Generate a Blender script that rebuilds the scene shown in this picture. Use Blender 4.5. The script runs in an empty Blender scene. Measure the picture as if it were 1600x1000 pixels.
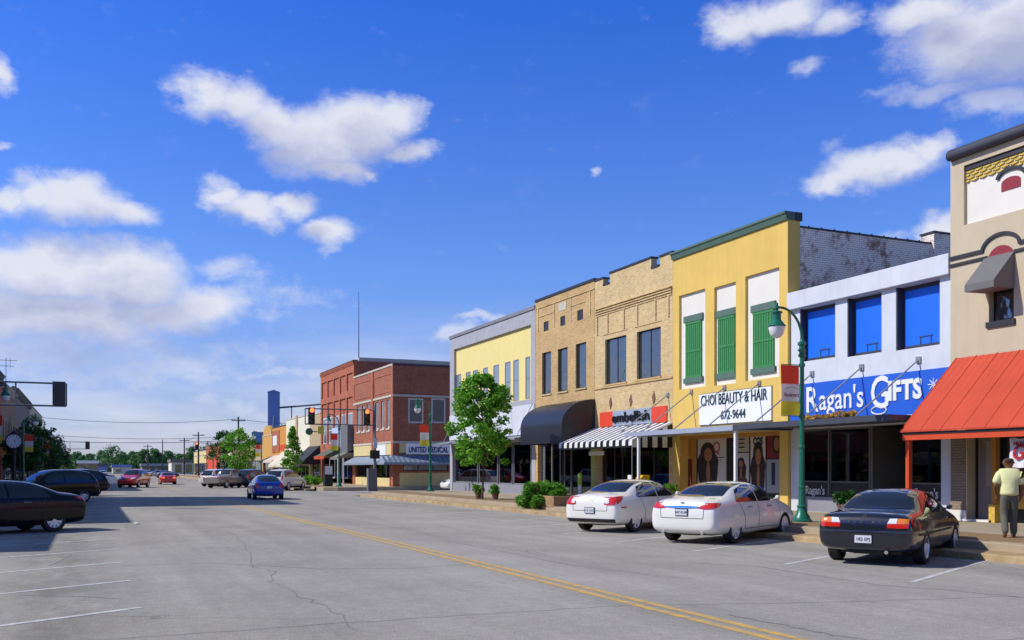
import bpy, bmesh, math, random
from math import sin, cos, tan, atan, atan2, sqrt, pi, radians as R_
from mathutils import Vector, Matrix
from mathutils.bvhtree import BVHTree
random.seed(7)
sc = bpy.context.scene
COL = sc.collection

# ------------------------------------------------------------------ camera
H_EYE = 1.8
YAW = R_(23.75)                      # street runs along +Y, camera turned right of it
cam_d = bpy.data.cameras.new("camera")
cam_d.sensor_width = 36.0
cam_d.lens = 1500 / 1600 * 36.0
cam_d.shift_y = (732 - 500) / 1600.0
cam_d.clip_end = 4000
cam = bpy.data.objects.new("camera", cam_d)
cam.location = (0, 0, H_EYE)
cam.rotation_euler = (pi / 2, 0, -YAW)
COL.objects.link(cam)
sc.camera = cam

# ------------------------------------------------------------------ light
SUN_EL, SUN_AZ = R_(42), R_(18)      # sun stands over the left roofs, a little up the street
to_sun = Vector((-cos(SUN_EL) * cos(SUN_AZ), cos(SUN_EL) * sin(SUN_AZ), sin(SUN_EL)))
sun_d = bpy.data.lights.new("sun", 'SUN')
sun_d.energy = 4.2
sun_d.angle = R_(0.5)
sun_d.color = (1.0, 0.95, 0.86)
sun = bpy.data.objects.new("sun", sun_d)
sun.rotation_euler = to_sun.to_track_quat('Z', 'Y').to_euler()
sun.location = (-40, 20, 60)
COL.objects.link(sun)
sc.view_settings.view_transform = 'Standard'
sc.view_settings.look = 'None'
sc.view_settings.gamma = 1
sc.view_settings.exposure = 0.0

def nodes(nt, t, **kw):
    n = nt.nodes.new(t)
    for k, v in kw.items():
        setattr(n, k, v)
    return n

def make_world():
    w = bpy.data.worlds.new("World"); sc.world = w; w.use_nodes = True
    nt = w.node_tree; nt.nodes.clear(); L = nt.links.new
    sky = nodes(nt, 'ShaderNodeTexSky', sky_type='NISHITA', sun_disc=False)
    sky.sun_elevation = SUN_EL
    sky.sun_rotation = atan2(to_sun.x, to_sun.y)
    sky.air_density = 1.0; sky.dust_density = 0.3; sky.ozone_density = 3.0
    tc = nodes(nt, 'ShaderNodeTexCoord')
    sep = nodes(nt, 'ShaderNodeSeparateXYZ'); L(tc.outputs['Generated'], sep.inputs[0])
    def M(op, a, b=None, c=None, clamp=False):
        n = nodes(nt, 'ShaderNodeMath', operation=op, use_clamp=clamp)
        for i, q in enumerate((a, b, c)):
            if q is None: continue
            if isinstance(q, (int, float)): n.inputs[i].default_value = q
            else: L(q, n.inputs[i])
        return n.outputs[0]
    x, y, z = sep.outputs
    az = M('ARCTAN2', x, y)
    hyp = M('SQRT', M('ADD', M('MULTIPLY', x, x), M('MULTIPLY', y, y)))
    tz = M('DIVIDE', z, M('MAXIMUM', hyp, 0.001))
    # sky colour: real clear sky, made a little deeper with height
    def VM(op, a, b=None, c=None):
        n = nodes(nt, 'ShaderNodeVectorMath', operation=op)
        for i, q in enumerate((a, b, c)):
            if q is None: continue
            if isinstance(q, tuple): n.inputs[i].default_value = q
            else: L(q, n.inputs[i])
        return n
    tint = nodes(nt, 'ShaderNodeMix', data_type='RGBA', blend_type='MULTIPLY')
    tint.inputs[0].default_value = 1.0
    ramp = nodes(nt, 'ShaderNodeValToRGB')
    ramp.color_ramp.elements[0].position = 0.0; ramp.color_ramp.elements[0].color = SKY_LO
    ramp.color_ramp.elements[1].position = 0.55; ramp.color_ramp.elements[1].color = SKY_HI
    e = ramp.color_ramp.elements.new(0.2); e.color = SKY_MID
    e = ramp.color_ramp.elements.new(0.72); e.color = (0.42, 0.50, 0.62, 1)   # overhead, out of view: tint made less blue to neutralise the fill light
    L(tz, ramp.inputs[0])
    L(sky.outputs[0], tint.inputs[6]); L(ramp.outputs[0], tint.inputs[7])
    # clouds: soft clumps at fixed compass directions and heights
    comb = nodes(nt, 'ShaderNodeCombineXYZ'); L(az, comb.inputs[0]); L(tz, comb.inputs[1])
    nz1 = nodes(nt, 'ShaderNodeTexNoise'); nz1.inputs['Scale'].default_value = 13; nz1.inputs['Detail'].default_value = 6; nz1.inputs['Roughness'].default_value = .6
    nz2 = nodes(nt, 'ShaderNodeTexNoise'); nz2.inputs['Scale'].default_value = 34; nz2.inputs['Detail'].default_value = 7; nz2.inputs['Roughness'].default_value = .65
    st = VM('MULTIPLY', comb.outputs[0], (1, 1.35, 1))
    L(st.outputs[0], nz1.inputs['Vector']); L(st.outputs[0], nz2.inputs['Vector'])
    warp = VM('MULTIPLY_ADD', VM('SUBTRACT', nz1.outputs['Color'], (.5, .5, .5)).outputs[0], (0.075, 0.055, 0), comb.outputs[0])
    P = warp.outputs[0]
    dens = None; soft = None; under = None
    Pu = VM('ADD', P, (-0.012, 0.030, 0)).outputs[0]
    for (cx, cy, rx, ry, a) in CLOUDS:
        ax = atan((cx - 800) / 1500.0) + YAW
        k = 1 / sqrt(1500 ** 2 + (cx - 800) ** 2)
        ty = (732 - cy) * k
        rx_ = rx * 1500 / (1500 ** 2 + (cx - 800) ** 2); ry_ = ry * k
        s = (1 / rx_, 1 / ry_, 0); o = (-ax / rx_, -ty / ry_, 0)
        ln = VM('LENGTH', VM('MULTIPLY_ADD', P, s, o).outputs[0]).outputs['Value']
        d = M('MULTIPLY', M('SUBTRACT', 1.3, ln, clamp=True), a)
        if a < 0.7:
            soft = d if soft is None else M('MAXIMUM', soft, d)
        else:
            dens = d if dens is None else M('MAXIMUM', dens, d)
            lu = VM('LENGTH', VM('MULTIPLY_ADD', Pu, s, o).outputs[0]).outputs['Value']
            u = M('MULTIPLY', M('SUBTRACT', 1.3, lu, clamp=True), a)
            under = u if under is None else M('MAXIMUM', under, u)
    n2 = M('SUBTRACT', nz2.outputs[0], 0.5)
    n1 = M('SUBTRACT', nz1.outputs[0], 0.5)
    v = M('ADD', dens, M('ADD', M('MULTIPLY', n2, 0.55), M('MULTIPLY', n1, 0.55)))
    mr = nodes(nt, 'ShaderNodeMapRange', interpolation_type='SMOOTHSTEP'); L(v, mr.inputs[0]); mr.inputs[1].default_value = 0.06; mr.inputs[2].default_value = 0.98
    v2 = M('ADD', soft, M('MULTIPLY', n2, 0.9))
    mr2 = nodes(nt, 'ShaderNodeMapRange', interpolation_type='SMOOTHSTEP'); L(v2, mr2.inputs[0]); mr2.inputs[1].default_value = 0.08; mr2.inputs[2].default_value = 0.75; mr2.inputs[4].default_value = 0.7
    # everywhere low: thin veil streaks near the horizon
    stv = VM('MULTIPLY', comb.outputs[0], (3.2, 17, 1))
    nz3 = nodes(nt, 'ShaderNodeTexNoise'); nz3.inputs['Scale'].default_value = 1.6; nz3.inputs['Detail'].default_value = 6
    L(stv.outputs[0], nz3.inputs['Vector'])
    lowm = nodes(nt, 'ShaderNodeMapRange', interpolation_type='SMOOTHSTEP'); L(tz, lowm.inputs[0]); lowm.inputs[1].default_value = 0.20; lowm.inputs[2].default_value = 0.03
    veil = M('MULTIPLY', lowm.outputs[0], M('MULTIPLY', M('SUBTRACT', nz3.outputs[0], 0.30, clamp=True), 2.6, clamp=True))
    nz4 = nodes(nt, 'ShaderNodeTexNoise'); nz4.inputs['Scale'].default_value = 60; nz4.inputs['Detail'].default_value = 6; nz4.inputs['Roughness'].default_value = .7; L(st.outputs[0], nz4.inputs['Vector'])
    hv = M('ADD', M('MULTIPLY', dens, 1.15), M('ADD', M('MULTIPLY', n2, 0.9), M('MULTIPLY', M('SUBTRACT', nz4.outputs[0], .5), .8)))
    mr3 = nodes(nt, 'ShaderNodeMapRange', interpolation_type='SMOOTHSTEP'); L(hv, mr3.inputs[0]); mr3.inputs[1].default_value = 0.12; mr3.inputs[2].default_value = 0.75; mr3.inputs[4].default_value = 0.55
    al = M('MAXIMUM', M('MAXIMUM', M('MAXIMUM', mr.outputs[0], mr3.outputs[0]), mr2.outputs[0]), M('MULTIPLY', veil, .8), clamp=True)
    al = M('MULTIPLY', al, 0.92)
    # cloud brightness: thick parts greyer, rims white
    sh = M('ADD', M('MULTIPLY', under, 0.62), M('ADD', M('MULTIPLY', n1, 0.9), M('MULTIPLY', n2, 0.45)))
    cr = nodes(nt, 'ShaderNodeValToRGB'); cr.color_ramp.elements[0].position = 0.1; cr.color_ramp.elements[0].color = CL_HI
    cr.color_ramp.elements[1].position = 0.8; cr.color_ramp.elements[1].color = CL_LO
    L(sh, cr.inputs[0])
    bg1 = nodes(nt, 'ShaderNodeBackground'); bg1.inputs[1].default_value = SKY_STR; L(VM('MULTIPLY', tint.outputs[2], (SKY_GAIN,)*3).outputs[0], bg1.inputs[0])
    bg2 = nodes(nt, 'ShaderNodeBackground'); bg2.inputs[1].default_value = 1.0; L(cr.outputs[0], bg2.inputs[0])
    mx = nodes(nt, 'ShaderNodeMixShader'); L(al, mx.inputs[0]); L(bg1.outputs[0], mx.inputs[1]); L(bg2.outputs[0], mx.inputs[2])
    out = nodes(nt, 'ShaderNodeOutputWorld'); L(mx.outputs[0], out.inputs[0])
    w.cycles.sampling_method = 'MANUAL'; w.cycles.sample_map_resolution = 512

SKY_STR = 0.15
SKY_LO = (0.32, 0.33, 0.56, 1); SKY_MID = (0.34, 0.47, 0.80, 1); SKY_HI = (0.095, 0.36, 1.0, 1); SKY_GAIN = 1.4
CL_HI = (0.80, 0.82, 0.90, 1); CL_LO = (0.44, 0.48, 0.67, 1)
CLOUDS = [  # picture-plane survey of the clouds: centre, radii, weight
 (320,148,62,42,1),(375,162,60,40,1),(430,190,66,44,1.1),(495,218,84,58,1.15),(555,202,84,56,1.15),(610,190,48,36,1),(645,238,48,16,.9),(520,262,62,28,1),(568,272,26,14,.8),
 (345,305,38,30,1),(395,322,58,30,1.1),(460,318,46,20,.95),(515,360,54,24,1),
 (50,306,58,34,1),(120,316,86,46,1.15),(195,330,60,26,1),(5,308,40,26,.9),
 (70,420,150,52,1.15),(200,435,110,58,1.15),(320,470,80,34,1),(90,490,200,60,1.1),(250,490,110,34,1),(360,418,56,24,.55),
 (150,560,420,80,.5),(480,640,380,50,.45),(420,460,160,40,.35),(60,550,190,36,.66),(190,530,110,26,.66),(420,492,100,18,.3),(480,585,220,18,.45),(250,590,160,14,.45),
 (1150,40,56,40,.95),(1215,20,90,36,1),(1300,28,46,30,.8),(1440,20,90,42,1.1),(1520,60,130,66,1.2),(1600,40,150,90,1.2),
 (1480,138,110,26,.6),(1560,160,90,36,.66),(1400,150,60,14,.4),(1260,108,40,14,.42),(1310,225,20,30,.25),
 (1380,262,92,38,1.1),(1440,238,44,30,1),(1310,282,50,22,.85),(1462,352,50,30,1),(1390,370,54,14,.4),
 (715,518,62,16,.66),(760,500,60,10,.6),(4,118,26,26,.9),(4,228,22,9,.6),(925,272,12,9,.5),
 (-200,250,160,60,1),(-420,450,200,60,1),(1800,250,160,60,1),(2300,380,260,90,1.1),(-900,200,260,90,1)]
make_world()

# ------------------------------------------------------------------ helpers
def C(h, k=1.0):
    h = h.lstrip('#'); o = []
    for i in (0, 2, 4):
        c = int(h[i:i + 2], 16) / 255
        c = c / 12.92 if c <= 0.04045 else ((c + 0.055) / 1.055) ** 2.4
        o.append(min(1, c * k))
    return tuple(o) + (1,)

def tag(o, label=None, cat=None, group=None, kind=None):
    if label: o['label'] = label
    if cat: o['category'] = cat
    if group: o['group'] = group
    if kind: o['kind'] = kind
    return o

def empty(name, loc=(0, 0, 0), rz=0.0, label=None, cat=None, group=None):
    o = bpy.data.objects.new(name, None); COL.objects.link(o)
    o.location = loc; o.rotation_euler = (0, 0, rz); o.empty_display_size = .3
    return tag(o, label, cat, group)

def copy_tree(o, parent=None):
    c = o.copy(); COL.objects.link(c); c.parent = parent
    for ch in list(o.children): copy_tree(ch, c)
    return c

def chain(o):
    v = Vector((0, 0, 0))
    while o is not None:
        v += o.location; o = o.parent
    return v

class MB:
    def __init__(s): s.v = []; s.f = []; s.mi = []; s.cm = 0
    def face(s, idx): s.f.append(tuple(idx)); s.mi.append(s.cm)
    def add(s, vs, fs):
        b = len(s.v); s.v += [tuple(q) for q in vs]
        for f in fs: s.face([b + i for i in f])
        return s
    def box(s, x0, x1, y0, y1, z0, z1):
        if x0 > x1: x0, x1 = x1, x0
        if y0 > y1: y0, y1 = y1, y0
        if z0 > z1: z0, z1 = z1, z0
        return s.add([(x0,y0,z0),(x1,y0,z0),(x1,y1,z0),(x0,y1,z0),(x0,y0,z1),(x1,y0,z1),(x1,y1,z1),(x0,y1,z1)],
              [(0,3,2,1),(4,5,6,7),(0,1,5,4),(1,2,6,5),(2,3,7,6),(3,0,4,7)])
    def quad(s, *p): return s.add(p, [tuple(range(len(p)))])
    def prism(s, pts, d):
        """polygon pts (3-D) extruded by vector d"""
        n = len(pts); d = Vector(d)
        vs = [Vector(p) for p in pts] + [Vector(p) + d for p in pts]
        fs = [tuple(range(n))[::-1], tuple(range(n, 2 * n))] + [(i, (i + 1) % n, n + (i + 1) % n, n + i) for i in range(n)]
        return s.add(vs, fs)
    def tube(s, path, r, n=8, caps=True):
        path = [Vector(p) for p in path]; m = len(path)
        rs = r if isinstance(r, (list, tuple)) else [r] * m
        up = None; b = len(s.v)
        for i, p in enumerate(path):
            t = (path[min(i + 1, m - 1)] - path[max(i - 1, 0)]).normalized()
            if up is None:
                up = t.cross(Vector((0, 0, 1)))
                if up.length < .05: up = t.cross(Vector((0, 1, 0)))
                up.normalize()
            up = (up - t * up.dot(t)).normalized(); w = t.cross(up)
            for k in range(n):
                a = 2 * pi * k / n
                s.v.append(tuple(p + (up * cos(a) + w * sin(a)) * rs[i]))
        for i in range(m - 1):
            for k in range(n):
                s.face((b + i*n + k, b + i*n + (k+1) % n, b + (i+1)*n + (k+1) % n, b + (i+1)*n + k))
        if caps:
            s.face([b + k for k in range(n)][::-1]); s.face([b + (m-1)*n + k for k in range(n)])
        return s
    def lathe(s, prof, c=(0, 0, 0), n=16, axis='z', caps=True):
        """prof: (radius, height) pairs"""
        b = len(s.v); c = Vector(c); m = len(prof)
        for (r, h) in prof:
            for k in range(n):
                a = 2 * pi * k / n
                p = (r*cos(a), r*sin(a), h) if axis == 'z' else ((r*cos(a), h, r*sin(a)) if axis == 'y' else (h, r*cos(a), r*sin(a)))
                s.v.append(tuple(c + Vector(p)))
        for i in range(m - 1):
            for k in range(n):
                s.face((b + i*n + k, b + i*n + (k+1) % n, b + (i+1)*n + (k+1) % n, b + (i+1)*n + k))
        if not caps: return s
        if prof[0][0] > 1e-4: s.face([b + k for k in range(n)][::-1])
        if prof[-1][0] > 1e-4: s.face([b + (m-1)*n + k for k in range(n)])
        return s
    def grid(s, rows):
        b = len(s.v); n = len(rows[0])
        for r in rows: s.v += [tuple(p) for p in r]
        for i in range(len(rows) - 1):
            for j in range(n - 1):
                s.face((b+i*n+j, b+i*n+j+1, b+(i+1)*n+j+1, b+(i+1)*n+j))
        return s
    def build(s, name, mat, parent=None, smooth=False, normals=True, world=False, sharp=35, bevel=0):
        me = bpy.data.meshes.new(name)
        off = chain(parent) if (world and parent is not None) else Vector((0, 0, 0))
        me.from_pydata([(a-off.x, b-off.y, c-off.z) for a, b, c in s.v], [], s.f)
        mats = mat if isinstance(mat, (list, tuple)) else [mat]
        for m in mats: me.materials.append(m)
        if len(mats) > 1: me.polygons.foreach_set('material_index', s.mi)
        if normals:
            bm = bmesh.new(); bm.from_mesh(me)
            if smooth or bevel: bmesh.ops.remove_doubles(bm, verts=bm.verts, dist=1e-5)
            bmesh.ops.recalc_face_normals(bm, faces=bm.faces); bm.to_mesh(me); bm.free()
        if smooth:
            me.polygons.foreach_set('use_smooth', [True] * len(me.polygons))
            me.set_sharp_from_angle(angle=R_(sharp))
        me.update()
        o = bpy.data.objects.new(name, me); COL.objects.link(o)
        if parent is not None: o.parent = parent
        if bevel:
            m = o.modifiers.new('b', 'BEVEL'); m.width = bevel; m.segments = 2; m.limit_method = 'ANGLE'
        return o

def text(s, mat, parent, name, loc, xdir, size, width=None, ext=.012, bold=0.0, shear=0.0, align='LEFT', world=True):
    cu = bpy.data.curves.new(name, 'FONT'); cu.body = s; cu.size = size; cu.extrude = ext
    cu.offset = bold; cu.shear = shear; cu.align_x = align; cu.resolution_u = 3
    to = bpy.data.objects.new('tmp', cu); COL.objects.link(to)
    dg = bpy.context.evaluated_depsgraph_get(); dg.update()
    me = bpy.data.meshes.new_from_object(to.evaluated_get(dg))
    COL.objects.unlink(to); bpy.data.objects.remove(to)
    xd = Vector(xdir).normalized(); zd = Vector((0, 0, 1)); nd = xd.cross(zd)
    vs = me.vertices
    x0 = min(v.co.x for v in vs); x1 = max(v.co.x for v in vs)
    k = 1 if width is None else width / (x1 - x0)
    off = chain(parent) if (parent is not None and world) else Vector((0, 0, 0))
    L0 = Vector(loc) - off
    for v in vs:
        c = v.co.copy()
        cx = (c.x - x0) * k if align == 'LEFT' else c.x * k
        v.co = L0 + xd * cx + zd * c.y + nd * c.z
    me.materials.clear(); me.materials.append(mat)
    me.name = name
    o = bpy.data.objects.new(name, me); COL.objects.link(o)
    if parent is not None: o.parent = parent
    return o

# ---- materials -----------------------------------------------------------
def mat(name, col, rough=.6, metal=0, coat=0, var=.0, scale=2.0, bump=0.0, bscale=40, spec=.5, streak=0.0, trans=0, emis=None, estr=0, dirt=None):
    m = bpy.data.materials.new(name); m.use_nodes = True
    nt = m.node_tree; L = nt.links.new; b = nt.nodes['Principled BSDF']
    col = col if len(col) == 4 else tuple(col) + (1,)
    b.inputs['Base Color'].default_value = col
    b.inputs['Roughness'].default_value = rough; b.inputs['Metallic'].default_value = metal
    b.inputs['Coat Weight'].default_value = coat; b.inputs['Coat Roughness'].default_value = .03
    b.inputs['Specular IOR Level'].default_value = spec
    if trans: b.inputs['Transmission Weight'].default_value = trans
    if emis: b.inputs['Emission Color'].default_value = emis; b.inputs['Emission Strength'].default_value = estr
    if var or bump or streak:
        g = nodes(nt, 'ShaderNodeNewGeometry')
    if var:
        n = nodes(nt, 'ShaderNodeTexNoise'); n.inputs['Scale'].default_value = scale; n.inputs['Detail'].default_value = 8; n.inputs['Roughness'].default_value = .62
        L(g.outputs['Position'], n.inputs['Vector'])
        r = nodes(nt, 'ShaderNodeValToRGB')
        d = dirt or tuple(c * (1 - var) for c in col[:3]) + (1,)
        r.color_ramp.elements[0].position = .3; r.color_ramp.elements[0].color = d
        r.color_ramp.elements[1].position = .68; r.color_ramp.elements[1].color = tuple(min(1, c * (1 + var * .35)) for c in col[:3]) + (1,)
        L(n.outputs[0], r.inputs[0]); src = r.outputs[0]
        if streak:
            sp = nodes(nt, 'ShaderNodeMapping'); sp.inputs['Scale'].default_value = (5, 5, .35); L(g.outputs['Position'], sp.inputs[0])
            n2 = nodes(nt, 'ShaderNodeTexNoise'); n2.inputs['Scale'].default_value = 1.0; n2.inputs['Detail'].default_value = 6; L(sp.outputs[0], n2.inputs['Vector'])
            mr = nodes(nt, 'ShaderNodeMapRange'); L(n2.outputs[0], mr.inputs[0]); mr.inputs[1].default_value = .42; mr.inputs[2].default_value = .75; mr.inputs[4].default_value = streak
            mx = nodes(nt, 'ShaderNodeMix', data_type='RGBA'); L(mr.outputs[0], mx.inputs[0]); L(src, mx.inputs[6]); mx.inputs[7].default_value = tuple(c * .45 for c in col[:3]) + (1,)
            src = mx.outputs[2]
        L(src, b.inputs['Base Color'])
    if bump:
        n3 = nodes(nt, 'ShaderNodeTexNoise'); n3.inputs['Scale'].default_value = bscale; n3.inputs['Detail'].default_value = 4
        L(g.outputs['Position'], n3.inputs['Vector'])
        bp = nodes(nt, 'ShaderNodeBump'); bp.inputs['Strength'].default_value = bump; bp.inputs['Distance'].default_value = .02
        L(n3.outputs[0], bp.inputs['Height']); L(bp.outputs[0], b.inputs['Normal'])
    return m

def brick(name, c1, c2, mortar, bw=.22, bh=.075, rough=.85, var=.25, paint=None, pscale=1.4, pth=(.35, .6), fine=0):
    m = bpy.data.materials.new(name); m.use_nodes = True
    nt = m.node_tree; L = nt.links.new; b = nt.nodes['Principled BSDF']; b.inputs['Roughness'].default_value = rough
    g = nodes(nt, 'ShaderNodeNewGeometry'); sp = nodes(nt, 'ShaderNodeSeparateXYZ'); L(g.outputs['Position'], sp.inputs[0])
    ad = nodes(nt, 'ShaderNodeMath', operation='ADD'); L(sp.outputs[0], ad.inputs[0]); L(sp.outputs[1], ad.inputs[1])
    cb = nodes(nt, 'ShaderNodeCombineXYZ'); L(ad.outputs[0], cb.inputs[0]); L(sp.outputs[2], cb.inputs[1])
    t = nodes(nt, 'ShaderNodeTexBrick'); L(cb.outputs[0], t.inputs['Vector'])
    t.inputs['Color1'].default_value = c1; t.inputs['Color2'].default_value = c2; t.inputs['Mortar'].default_value = mortar
    t.inputs['Scale'].default_value = 1; t.inputs['Brick Width'].default_value = bw; t.inputs['Row Height'].default_value = bh
    t.inputs['Mortar Size'].default_value = bh * .12; t.inputs['Bias'].default_value = -.1
    n = nodes(nt, 'ShaderNodeTexNoise'); n.inputs['Scale'].default_value = .9; n.inputs['Detail'].default_value = 9; n.inputs['Roughness'].default_value = .7
    L(g.outputs['Position'], n.inputs['Vector'])
    mr = nodes(nt, 'ShaderNodeMapRange'); L(n.outputs[0], mr.inputs[0]); mr.inputs[1].default_value = .3; mr.inputs[2].default_value = .7; mr.inputs[3].default_value = 1 - var; mr.inputs[4].default_value = 1 + var * .5
    mx = nodes(nt, 'ShaderNodeMix', data_type='RGBA', blend_type='MULTIPLY'); mx.inputs[0].default_value = 1; L(t.outputs[0], mx.inputs[6]); L(mr.outputs[0], mx.inputs[7])
    src = mx.outputs[2]
    if paint:
        n2 = nodes(nt, 'ShaderNodeTexNoise'); n2.inputs['Scale'].default_value = pscale; n2.inputs['Detail'].default_value = 12; n2.inputs['Roughness'].default_value = .78
        L(g.outputs['Position'], n2.inputs['Vector'])
        m2 = nodes(nt, 'ShaderNodeMapRange', interpolation_type='SMOOTHSTEP'); L(n2.outputs[0], m2.inputs[0]); m2.inputs[1].default_value = pth[0]; m2.inputs[2].default_value = pth[1]
        m3 = nodes(nt, 'ShaderNodeMath', operation='MULTIPLY'); L(m2.outputs[0], m3.inputs[0])
        iv = nodes(nt, 'ShaderNodeMath', operation='MULTIPLY_ADD'); L(t.outputs['Fac'], iv.inputs[0]); iv.inputs[1].default_value = -.55; iv.inputs[2].default_value = .95
        L(iv.outputs[0], m3.inputs[1])
        mp = nodes(nt, 'ShaderNodeMix', data_type='RGBA'); L(m3.outputs[0], mp.inputs[0]); L(src, mp.inputs[6]); mp.inputs[7].default_value = paint
        src = mp.outputs[2]
    L(src, b.inputs['Base Color'])
    bp = nodes(nt, 'ShaderNodeBump'); bp.inputs['Strength'].default_value = .5; bp.inputs['Distance'].default_value = .012; bp.invert = True
    L(t.outputs['Fac'], bp.inputs['Height']); L(bp.outputs[0], b.inputs['Normal'])
    return m

def glass_mat(name, tint=(.55, .6, .62, 1), base=.06):
    m = bpy.data.materials.new(name); m.use_nodes = True
    nt = m.node_tree; L = nt.links.new; nt.nodes.clear()
    tr = nodes(nt, 'ShaderNodeBsdfTransparent'); tr.inputs[0].default_value = tint
    gl = nodes(nt, 'ShaderNodeBsdfGlossy'); gl.inputs['Roughness'].default_value = .02; gl.inputs[0].default_value = (.9, .9, .9, 1)
    fr = nodes(nt, 'ShaderNodeFresnel'); fr.inputs[0].default_value = 1.5
    a = nodes(nt, 'ShaderNodeMath', operation='ADD'); L(fr.outputs[0], a.inputs[0]); a.inputs[1].default_value = base
    mx = nodes(nt, 'ShaderNodeMixShader'); L(a.outputs[0], mx.inputs[0]); L(tr.outputs[0], mx.inputs[1]); L(gl.outputs[0], mx.inputs[2])
    o = nodes(nt, 'ShaderNodeOutputMaterial'); L(mx.outputs[0], o.inputs[0])
    return m

def window_glass(name, col=(.03, .035, .04, 1), wav=.3):
    """dark pane that mirrors the sky; slight waviness as in old glass"""
    m = mat(name, col, rough=.04, spec=.9)
    nt = m.node_tree; L = nt.links.new; b = nt.nodes['Principled BSDF']
    b.inputs['IOR'].default_value = 1.9
    g = nodes(nt, 'ShaderNodeNewGeometry'); n = nodes(nt, 'ShaderNodeTexNoise'); n.inputs['Scale'].default_value = 1.3
    L(g.outputs['Position'], n.inputs['Vector'])
    bp = nodes(nt, 'ShaderNodeBump'); bp.inputs['Strength'].default_value = wav; bp.inputs['Distance'].default_value = .05
    L(n.outputs[0], bp.inputs['Height']); L(bp.outputs[0], b.inputs['Normal'])
    return m

def asphalt():
    m = mat('asphalt', C('#a6a198', .96), rough=.9, spec=.12)
    nt = m.node_tree; L = nt.links.new; b = nt.nodes['Principled BSDF']
    g = nodes(nt, 'ShaderNodeNewGeometry')
    def noise(sc_, det=4, rough=.55, mp=None):
        n = nodes(nt, 'ShaderNodeTexNoise'); n.inputs['Scale'].default_value = sc_; n.inputs['Detail'].default_value = det; n.inputs['Roughness'].default_value = rough
        if mp:
            q = nodes(nt, 'ShaderNodeMapping'); q.inputs['Scale'].default_value = mp; L(g.outputs['Position'], q.inputs[0]); L(q.outputs[0], n.inputs['Vector'])
        else: L(g.outputs['Position'], n.inputs['Vector'])
        return n.outputs[0]
    def mr(s, a, b_, c, d):
        n = nodes(nt, 'ShaderNodeMapRange'); L(s, n.inputs[0])
        for i, q in enumerate((a, b_, c, d)): n.inputs[i + 1].default_value = q
        return n.outputs[0]
    def mul(a, c):
        n = nodes(nt, 'ShaderNodeMath', operation='MULTIPLY'); L(a, n.inputs[0]); L(c, n.inputs[1]); return n.outputs[0]
    f = mul(mr(noise(45, 4, .75), .25, .75, .5, 1.5), mr(noise(.35, 6, .65), .3, .7, .84, 1.10))
    f = mul(f, mr(noise(1, 5, .6, (.9, .05, 1)), .3, .7, .84, 1.1))         # long tyre-polished bands
    f = mul(f, mr(noise(7, 5, .7), .25, .75, .84, 1.14))
    # oil-darkened strip where parked cars drip
    sp = nodes(nt, 'ShaderNodeSeparateXYZ'); L(g.outputs['Position'], sp.inputs[0])
    for (cx, w_, k) in ((-.4, 1.3, .36), (14.4, 1.4, .22), (3.6, 1.0, .10), (9.6, 1.2, .10)):
        s1 = nodes(nt, 'ShaderNodeMath', operation='SUBTRACT'); L(sp.outputs[0], s1.inputs[0]); s1.inputs[1].default_value = cx
        s2 = nodes(nt, 'ShaderNodeMath', operation='ABSOLUTE'); L(s1.outputs[0], s2.inputs[0])
        st = mr(s2.outputs[0], 0, w_, 1, 0)
        sm = mul(st, mr(noise(1.2, 6, .7, (1, .5, 1)), .35, .65, 0, k))
        iv = nodes(nt, 'ShaderNodeMath', operation='SUBTRACT'); iv.inputs[0].default_value = 1; L(sm, iv.inputs[1])
        f = mul(f, iv.outputs[0])
    # hairline cracks
    v = nodes(nt, 'ShaderNodeTexVoronoi', feature='DISTANCE_TO_EDGE'); v.inputs['Scale'].default_value = .22
    wv = nodes(nt, 'ShaderNodeTexNoise'); wv.inputs['Scale'].default_value = 1.3; wv.inputs['Detail'].default_value = 6; L(g.outputs['Position'], wv.inputs['Vector'])
    ad = nodes(nt, 'ShaderNodeVectorMath', operation='MULTIPLY_ADD'); L(wv.outputs['Color'], ad.inputs[0]); ad.inputs[1].default_value = (1.3, 1.3, 0); L(g.outputs['Position'], ad.inputs[2])
    L(ad.outputs[0], v.inputs['Vector'])
    cm = mr(noise(.12, 2), .5, .6, 0, .35)
    ck = mul(mr(v.outputs[0], 0, .006, 1, 0), cm)
    iv = nodes(nt, 'ShaderNodeMath', operation='SUBTRACT'); iv.inputs[0].default_value = 1; L(ck, iv.inputs[1])
    f = mul(f, iv.outputs[0])
    cm2 = nodes(nt, 'ShaderNodeMix', data_type='RGBA', blend_type='MULTIPLY'); cm2.inputs[0].default_value = 1
    cm2.inputs[6].default_value = b.inputs['Base Color'].default_value; L(f, cm2.inputs[7]); L(cm2.outputs[2], b.inputs['Base Color'])
    bp = nodes(nt, 'ShaderNodeBump'); bp.inputs['Strength'].default_value = .35; bp.inputs['Distance'].default_value = .01
    n = nodes(nt, 'ShaderNodeTexNoise'); n.inputs['Scale'].default_value = 90; L(g.outputs['Position'], n.inputs['Vector']); L(n.outputs[0], bp.inputs['Height']); L(bp.outputs[0], b.inputs['Normal'])
    return m

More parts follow.
